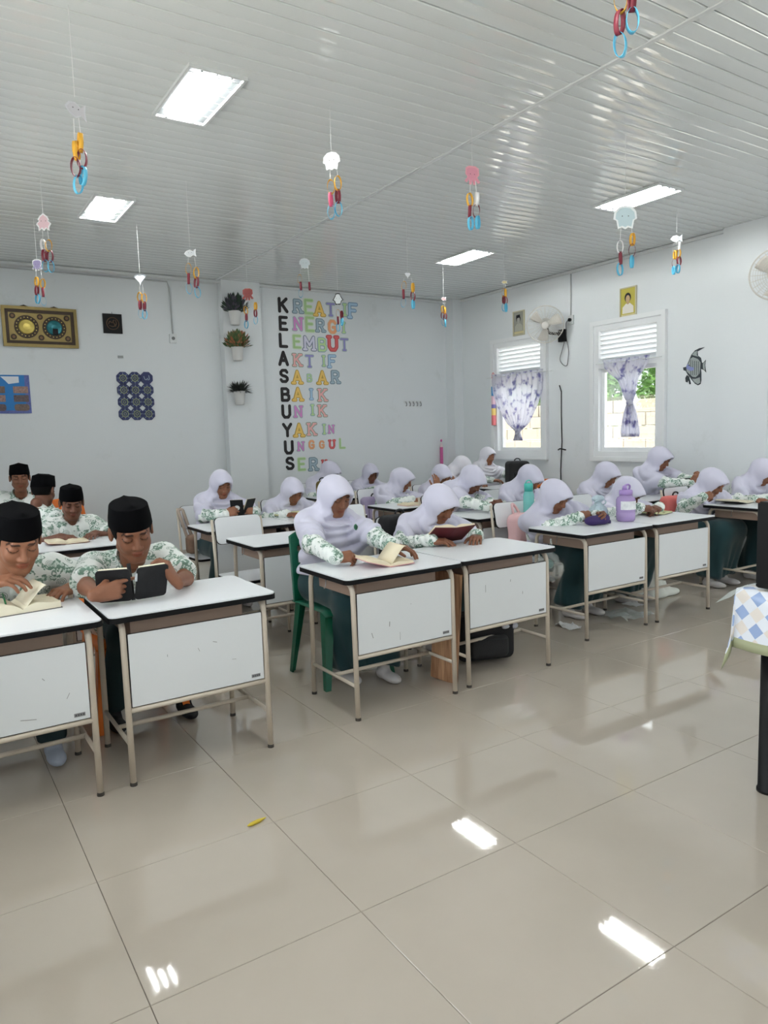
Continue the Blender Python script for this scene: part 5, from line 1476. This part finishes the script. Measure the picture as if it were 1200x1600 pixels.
tag(obj('eraser', xf(bbox(-.02, .02, -.012, .012, 0, .014, .003), t=(pt(93, 851, z=Z)[0], pt(93, 851, z=Z)[1], Z)), M_TRIM), 'small white eraser on the third-row desk beside the brown book', 'eraser')
q = pt(1018, 801, z=Z+.01); open_book('open_book', 'dark covered book open under the hands of the person behind the purple jug', (q[0], q[1]-.02, Z), .1, .12, .17, M_DKC, (.12, .05), pagec=M_GREENP)
q = pt(1150, 784, z=Z+.01); open_book('open_book', 'large cream book lying open on the desk beside the black monitor', (q[0], q[1], Z), .05, .15, .21, M_DKC, (.16, .04), pagec=M_CREAM)
q = pt(1075, 752, y=2.44); hb = thing('dark_book', 'dark book held upright by the person sitting tall at the near window', 'book', (q[0], q[1], Z+.001), 0, 'books on the desks')
for s, an in ((-1, -.25), (1, .3)):
    Rz = rot('z', an)@rot('x', math.radians(12))
    obj('cover', xf(box(min(0, s*.13), max(0, s*.13), -.003, .003, 0, .17), Rz, (0, 0, .003)), M_DKC, hb)
    obj('page_block', xf(box(min(s*.006, s*.122), max(s*.006, s*.122), .003, .014, .005, .165), Rz, (0, 0, .003)), M_CREAM, hb)
q = pt(640, 786, z=Z+.01); open_book('open_book', 'pale book under the folded hands of the person in profile', (q[0]-.02, q[1]-.08, Z), 0, .12, .17, M_PINKC)

# ------------------------------------------------------------------ bottles and bags on the desks
M_PJUG = mat('purple_clear_plastic', (186, 160, 214), .12, alpha=.72, spec=.6); M_PCAP = mat('purple_plastic', (168, 140, 200), .3)
q = pt(982, 816, z=Z); jg = thing('water_jug', 'large translucent purple water jug with handle lid', 'jug', (q[0]+.045, q[1]+.06, Z))
obj('jug_body', lathe([(.001, 0), (.056, 0), (.064, .012), (.066, .06), (.062, .065), (.066, .07), (.067, .15), (.060, .168), (.045, .178), (.042, .186), (.001, .186)], 28), M_PJUG, jg, True)
obj('water', lathe([(.001, .006), (.058, .006), (.06, .055), (.057, .065), (.06, .072), (.06, .10), (.001, .10)], 24), mat('jug_water', (204, 186, 222), .1, alpha=.5), jg, True)
obj('print_label', xf(loft([[(.0682*math.cos(a), .0682*math.sin(a), z) for a in np.linspace(-PI*.95, -PI*.25, 14)] for z in (.085, .145)], closed=False)), mat('jug_print', (226, 228, 236), .5, var=.3, vscale=40), jg, True)
lid = obj('lid', lathe([(.001, .186), (.046, .186), (.047, .214), (.042, .222), (.001, .222)], 24), M_PCAP, jg, True)
obj('spout', lathe([(.001, .222), (.018, .222), (.016, .25), (.001, .255)], 14, (-.012, 0, 0)), M_PCAP, lid, True)
obj('handle', tube(bend([(.03, 0, .216), (.05, 0, .245), (.02, 0, .262), (-.012, 0, .25)], .02, 4), .007, 8), M_PCAP, lid, True)
q = pt(832, 806, z=Z); bt = thing('water_bottle', 'slim turquoise water bottle standing on a middle desk', 'bottle', (q[0], q[1]+.04, Z))
obj('bottle_body', lathe([(.001, 0), (.038, 0), (.042, .01), (.042, .16), (.034, .185), (.030, .19), (.001, .19)], 22), mat('turquoise_clear', (120, 206, 200), .15, alpha=.8), bt, True)
obj('cap', lathe([(.001, .19), (.034, .19), (.035, .245), (.030, .252), (.001, .252)], 20), mat('turquoise_cap', (70, 184, 172), .35), bt, True)
obj('carry_loop', tube([(.03*math.cos(a), 0, .252+.022*math.sin(a)) for a in np.linspace(0, PI, 9)], .005, 6), mat('turquoise_cap', (70, 184, 172)), bt, True)
q = pt(929, 813, z=Z+.03); pch = thing('pencil_pouch', 'dark purple pouch held over the desk with the clear hanging bag', 'pouch', (q[0], q[1]-.02, Z))
def blob(f, lo, hi, h): return surface(f, lo, hi, h)
obj('pouch_body', blob(lambda p: sm(se(p, (-.03, 0, .033), (.085, .04, .034)), se(p, (.055, -.005, .038), (.05, .045, .040)), .03), (-.14, -.07, -.01), (.13, .07, .1), .006), mat('purple_velvet', (48, 26, 88), .7), pch, True)
obj('tassel', lathe([(.001, 0), (.012, .003), (.012, .02), (.001, .03)], 10, (.115, -.01, 0)), mat('purple_velvet', (48, 26, 88)), pch, True)

def bag(name, label, loc, size, m, rz=0.0, pocket=True, strap=True, trim=None, group='school bags', squash=.0):
    t = thing(name, label, 'bag', loc, rz, group); w, d, h = size
    def f(p):
        q = np.abs(p-np.array([0, 0, h/2], np.float32))-np.array([w/2-.05, d/2-.04, h/2-.06], np.float32)
        e = np.linalg.norm(np.maximum(q, 0), axis=1)+np.minimum(q.max(1), 0)-.045
        e = e+squash*np.abs(np.sin(p[:, 0]*24+p[:, 2]*17))*.5
        return e
    obj('bag_body', blob(f, (-w/2-.03, -d/2-.03, -.02), (w/2+.03, d/2+.03, h+.03), .012), m, t, True)
    if pocket:
        def g(p):
            q = np.abs(p-np.array([0, -d/2, h*.36], np.float32))-np.array([w*.34-.03, .035-.02, h*.22-.03], np.float32)
            return np.linalg.norm(np.maximum(q, 0), axis=1)+np.minimum(q.max(1), 0)-.028
        pk = obj('front_pocket', blob(g, (-w*.45, -d/2-.08, 0), (w*.45, -d/2+.06, h*.7), .010), trim or m, t, True)
        obj('zipper', tube([(-w*.3, -d/2-.046, h*.52), (0, -d/2-.05, h*.535), (w*.3, -d/2-.046, h*.52)], .003, 5), M_DKC, pk)
    if strap:
        obj('top_handle', tube([(.035*math.cos(a), 0, h-.012+.028*math.sin(a)) for a in np.linspace(0, PI, 9)], .007, 6), trim or M_DKC, t, True)
    return t
q = pt(785, 1030, z=0); bag('backpack', 'black backpack standing on the floor under the front desk', (2.40, 1.56, 0), (.36, .20, .30), M_BLACKCL, -.35, trim=mat('black_mesh', (26, 26, 28), .7, bump=.5, bscale=200))
gr = thing('grey_ribbon_charm', 'pale grey ribbon charm tied on the black backpack', 'charm', (2.50, 1.425, .215))
obj('ribbon_loop', xf(blob(lambda p: sm(se(p, (-.03, 0, .0), (.034, .012, .014)), se(p, (.035, 0, -.006), (.03, .012, .02)), .008), (-.09, -.03, -.05), (.09, .03, .05), .006)), mat('pale_ribbon', (186, 188, 196), .7), gr, True)
obj('knot', lathe([(.001, -.012), (.012, 0), (.001, .012)], 10), mat('navy_ribbon', (40, 46, 70), .7), gr, True)
bag('school_bag', 'black cloth bag hanging on the chair behind the two front headscarves', (2.33, 2.30, .50), (.32, .12, .34), M_BLACKCL, .05)
M_PINK = mat('pink_canvas', (232, 190, 192), .8, bump=.3, bscale=14)
pb = bag('school_bag', 'pale pink cloth bag hanging on the chair backrest', (3.53, 2.365, .47), (.31, .13, .28), M_PINK, .08, pocket=False, strap=False, squash=.02)
obj('strap', tube(bend([(-.10, .02, .25), (-.09, .05, .34), (-.02, .07, .30), (.0, .05, .25)], .04, 4), .011, 6), M_PINK, pb, True)
M_LILAC = mat('lilac_canvas', (164, 152, 182), .8, bump=.3, bscale=14)
bag('school_bag', 'lilac backpack with dark handle hanging on the chair of the person in profile', (3.50, 4.47, .45), (.30, .13, .30), M_LILAC, 0)
bag('school_bag', 'coral red bag on the chair beside the desk with the white sack', (5.22, 2.24, .50), (.30, .13, .26), mat('coral_canvas', (214, 112, 106), .8, bump=.3, bscale=14), -.1, pocket=False)
bag('school_bag', 'olive bag standing on the desk in the last row below the lettering', (3.28, 5.15, DZ), (.14, .12, .20), mat('olive_canvas', (112, 96, 44), .8), 0, pocket=False)
bk = pt(812, 728, y=4.62); bag('backpack', 'black backpack standing on the desk below the far window', (bk[0], 4.66, DZ), (.27, .20, .31), M_BLACKCL, -.4)
# drawstring bag
q = pt(905, 806, z=Z+.02); ds = thing('drawstring_bag', 'pale blue drawstring bag tied with a bow on the front desk', 'bag', (3.74, 1.83, Z), 0, 'school bags')
M_PB = mat('pale_blue_cloth', (188, 206, 214), .8, bump=.35, bscale=16)
obj('bag_body', blob(lambda p: sm(se(p, (0, 0, .052), (.085, .055, .056)), sc(p, (0, 0, .09), (0, 0, .125), .045, .02), .03)+.004*np.sin(np.arctan2(p[:, 1], p[:, 0])*12)*np.clip(p[:, 2]*9, 0, 1), (-.12, -.09, -.01), (.12, .09, .16), .007), M_PB, ds, True)
obj('gathered_top', blob(lambda p: sc(p*np.array([.6, 1, 1], np.float32), (0, 0, .128), (0, 0, .15), .012, .032)+.004*np.sin(np.arctan2(p[:, 1], p[:, 0])*9), (-.1, -.06, .1), (.1, .06, .2), .006), M_PB, ds, True)
for s in (-1, 1): obj('bow_loop', tube([(s*(.03+.03*math.cos(a)), -.02, .13+.016*math.sin(a)) for a in np.linspace(0, 2*PI, 13)[:-1]], .004, 6, closed=True), M_PB, ds, True)
# clear bag on the desk hook
cb_ = thing('clear_plastic_bag', 'clear plastic bag with a teal box hanging from the desk hook', 'bag', (3.085, 1.66, .40), 0, 'school bags')
M_CLR = mat('clear_film', (222, 230, 228), .10, alpha=.26, spec=.9)
def clearbag(p):
    q = p-np.array([0, 0, .07], np.float32); a_, b_ = (q[:, 1]+q[:, 2])*.7071, (q[:, 2]-q[:, 1])*.7071
    e = np.maximum(np.abs(a_)-.095, np.abs(b_)-.075); e = smx(e, np.abs(q[:, 0])-.030+.09*np.abs(a_)+.06*np.abs(b_), .012)
    return e+.004*np.sin(a_*90+b_*40)
obj('bag_body', blob(clearbag, (-.06, -.16, -.08), (.06, .16, .22), .007), M_CLR, cb_, True)
for s in (-1, 1): obj('bag_handle', tube(bend([(.012*s, .0, .16), (.02*s, .03*s, .20), (.0, .0, .245)], .03, 4), .005, 6), M_CLR, cb_, True)
obj('teal_box', xf(tube([(0, 0, -.03), (0, 0, .03)], .05, 20), rot('y', PI/2)*.62, (0, .025, .075)), mat('teal_lid', (118, 168, 166), .4), cb_, True)
# white sack
ws = thing('white_robe', 'white cloth robe draped to the floor under the desk next to the black monitor', 'robe', (4.46, 1.98, 0))
def robe(p):
    a_ = np.arctan2(p[:, 1], p[:, 0]); d = sc(p*np.array([.62, 1, 1], np.float32), (0, 0, .40), (0.02, -.02, .03), .055, .115)
    d = sm(d, se(p, (.17, -.05, .02), (.17, .09, .035)), .05)-.014*(np.abs(np.sin(a_*4+p[:, 2]*4))-.6)
    return smx(d, .001-p[:, 2], .006)
obj('robe_cloth', blob(robe, (-.32, -.2, -.01), (.42, .2, .5), .011), mat('white_sackcloth', (216, 218, 210), .85, bump=.3, bscale=12), ws, True)
# wooden board between the front desks
M_WOOD = mat('pale_wood', (176, 132, 98), .6)
_nt = M_WOOD.node_tree; _tc = _nt.nodes.new('ShaderNodeTexCoord'); _mp = nd(_nt, 'ShaderNodeMapping'); _mp.inputs['Scale'].default_value = (14, 14, 1.2); _nt.links.new(_tc.outputs['Object'], _mp.inputs[0])
_nz = nd(_nt, 'ShaderNodeTexNoise', Scale=3.0, Detail=6.0); _nt.links.new(_mp.outputs[0], _nz.inputs['Vector']); _cr = _nt.nodes.new('ShaderNodeValToRGB'); _nt.links.new(_nz.outputs['Fac'], _cr.inputs[0])
_cr.color_ramp.elements[0].color = srgb(142, 100, 72); _cr.color_ramp.elements[1].color = srgb(196, 154, 118); _cr.color_ramp.elements[0].position = .35; _cr.color_ramp.elements[1].position = .65
_nt.links.new(_cr.outputs[0], _nt.nodes['Principled BSDF'].inputs['Base Color'])
tag(obj('wooden_board', xf(bbox(-.009, .009, -.085, .085, 0, .62, .003), rot('x', .10)@rot('z', .3), (1.985, 1.40, 0)), M_WOOD), 'pale wooden board leaning between the two front desks', 'board')
# beige strap bag on the chair by the pilaster
bs = thing('shoulder_bag', 'brown shoulder bag with a beige strap on the chair beside the pilaster', 'bag', (1.60, 4.20, .415), 0, 'school bags')
obj('bag_body', blob(lambda p: np.linalg.norm(np.maximum(np.abs(p-np.array([0, 0, .08], np.float32))-np.array([.09, .03, .05], np.float32), 0), axis=1)-.028, (-.14, -.08, -.01), (.14, .08, .18), .010), mat('brown_canvas', (140, 112, 94), .8, var=.3, vscale=40), bs, True)
obj('strap', tube(bend([(-.10, 0, .1), (-.14, .12, .36), (-.10, .13, .37), (-.06, .02, .12)], .05, 4), .014, 6), mat('beige_strap', (176, 160, 146), .8), bs, True)

# ------------------------------------------------------------------ litter on the floor
tag(obj('banana_peel', xf(loft([[(x, .008*math.cos(a)*wd, .006+.006*math.sin(a)*wd) for a in np.linspace(0, 2*PI, 9)[:-1]] for x, wd in ((-.035, .3), (-.02, 1), (.01, 1.1), (.03, .6), (.042, .3))]), rot('z', .2), (pt(400, 1287, z=0)[0], pt(400, 1287, z=0)[1], 0)), mat('yellow_scrap', (196, 172, 52), .7), None, True), 'small yellow scrap lying alone on the open floor tiles', 'scrap')
def crumple(name, label, c, w, l, hgt, m, seed):
    rg = np.random.default_rng(seed); rows = []
    for i in range(7):
        rows.append([(-w/2+w*j/7+rg.normal(0, w*.03), -l/2+l*i/6+rg.normal(0, l*.03), .002+abs(rg.normal(0, hgt))) for j in range(8)])
    tag(obj(name, sheet(rows, .0012), m, None), label, 'litter'); bpy.context.scene.collection.objects[-1].location = (c[0], c[1], 0)
M_PAPER = mat('white_paper', (222, 222, 222), .7)
crumple('paper_scrap', 'torn white paper scrap on the floor under the desk with the hanging bag', pt(888, 980, z=0), .10, .16, .012, M_PAPER, 1)
crumple('plastic_sheet', 'crumpled clear plastic with a white card on the floor between the desk legs', pt(978, 962, z=0), .30, .26, .02, M_CLR, 2)
crumple('paper_scrap', 'white card lying on the crumpled plastic', pt(988, 955, z=0), .10, .13, .004, M_PAPER, 3)
bpy.data.objects['paper_scrap.001'].location.z = .05 if 'paper_scrap.001' in bpy.data.objects else 0

# ------------------------------------------------------------------ teacher's table with cloth and monitor at the right edge
tt = thing('teacher_table', 'table with round black legs at the right picture edge', 'table', (2.66, -.80, 0))
obj('table_top', box(-.52, .52, -.60, .60, .725, .75), M_BLACK, tt)
for sx_ in (-1, 1):
    for sy_ in (-1, 1): lg = obj('leg', lathe([(.001, 0), (.038, 0), (.038, .012), (.034, .014), (.034, .725), (.001, .725)], 24, (sx_*.47, sy_*.505, 0)), M_BLACK, tt, True)
def cloth_mat():
    m = mat('argyle_cloth', (190, 205, 228), .6); nt = m.node_tree; b = nt.nodes['Principled BSDF']
    uv = nt.nodes.new('ShaderNodeAttribute'); uv.attribute_name = 'Col'
    sp_ = nt.nodes.new('ShaderNodeSeparateColor'); nt.links.new(uv.outputs['Color'], sp_.inputs[0])
    a, b2, g = sp_.outputs[0], sp_.outputs[1], sp_.outputs[2]
    u = mth(nt, 'ADD', mth(nt, 'MULTIPLY', a, 8.6), mth(nt, 'MULTIPLY', b2, 8.6)); v = mth(nt, 'SUBTRACT', mth(nt, 'MULTIPLY', a, 8.6), mth(nt, 'MULTIPLY', b2, 8.6))
    fu = mth(nt, 'GREATER_THAN', mth(nt, 'FRACT', mth(nt, 'ADD', u, 50.0)), .5); fv = mth(nt, 'GREATER_THAN', mth(nt, 'FRACT', mth(nt, 'ADD', v, 50.0)), .5)
    both = mth(nt, 'MULTIPLY', fu, fv); neither = mth(nt, 'MULTIPLY', mth(nt, 'SUBTRACT', 1.0, fu), mth(nt, 'SUBTRACT', 1.0, fv))
    def mix(f, x, y):
        q = nt.nodes.new('ShaderNodeMix'); q.data_type = 'RGBA'; nt.links.new(f, q.inputs[0])
        (nt.links.new(x, q.inputs[6]) if not isinstance(x, tuple) else setattr(q.inputs[6], 'default_value', x)); q.inputs[7].default_value = y; return q.outputs[2]
    c = mix(both, srgb(226, 230, 238), srgb(150, 172, 212)); c = mix(neither, c, srgb(226, 218, 210)); c = mix(mth(nt, 'GREATER_THAN', g, .5), c, srgb(168, 172, 138))
    nt.links.new(c, b.inputs['Base Color']); b.inputs['Coat Weight'].default_value = .6; b.inputs['Coat Roughness'].default_value = .08
    return m
# cloth: a draped grid over the top, hanging down on all sides with flared corners
n = 61; hx, hy, drop = .528, .612, .22; V = []; C_ = []
for j in range(n):
    for i in range(n):
        a = (-1+2*i/(n-1))*(hx+drop); b = (-1+2*j/(n-1))*(hy+drop)
        ox, oy = max(0, abs(a)-hx), max(0, abs(b)-hy)
        x = math.copysign(min(abs(a), hx), a); y = math.copysign(min(abs(b), hy), b)
        dz = max(ox, oy) if ox*oy == 0 else math.hypot(ox, oy)
        fl = min(ox, oy)*.12
        x += math.copysign((ox*.06 if oy == 0 else fl), a) if ox > 0 else 0; y += math.copysign((oy*.06 if ox == 0 else fl), b) if oy > 0 else 0
        if dz > 0: x += .008*math.sin(b*22)*(ox > 0)*min(1, dz*8); y += .008*math.sin(a*22)*(oy > 0)*min(1, dz*8)
        V.append((x, y, .755-dz)); C_.append((a, b, 1.0 if max(abs(a)-hx, abs(b)-hy) > drop-.045 else 0.0))
F = np.array([(j*n+i, j*n+i+1, (j+1)*n+i+1, (j+1)*n+i) for j in range(n-1) for i in range(n-1)])
tc_ = tag(obj('tablecloth', mesh_data('tablecloth', np.array(V), F, cloth_mat(), True, np.array(C_))), 'blue and cream diamond patterned tablecloth with olive border and clear cover', 'tablecloth'); tc_.location = (2.66, -.80, .003)
so = tc_.modifiers.new('thickness', 'SOLIDIFY'); so.thickness = .002; so.offset = 1
fl_ = [(pt(1118, 942, d=2.55)), (pt(1140, 925, d=2.58)), (pt(1165, 914, d=2.62)), (pt(1200, 908, d=2.66))]
pf = []
for k, q in enumerate(fl_): pf.append([q, q+np.array([.06, -.02, .004+.012*(k < 2)])])
tag(obj('plastic_flap', sheet(pf, .0015), M_CLR), 'stiff clear plastic table cover curling off the tablecloth corner', 'plastic')
mo = pt(1183, 918, z=.77); t = thing('monitor', 'black monitor standing on the clothed table at the right picture edge', 'monitor', (mo[0]+.26, mo[1]-.02, .757))
obj('screen_housing', bbox(-.26, .26, -.025, .025, .012, .325, .006), M_BLACK, t)
obj('screen', box(-.245, .245, -.0262, -.025, .03, .31), mat('screen_glass', (10, 10, 12), .08), t)
obj('stand', join(lathe([(.001, 0), (.11, 0), (.10, .012), (.001, .014)], 20, (0, 0, 0), 1, .55)), M_BLACK, t, True)
obj('maker_mark', box(-.252, -.244, -.027, -.0262, .018, .026), M_TRIM, t)
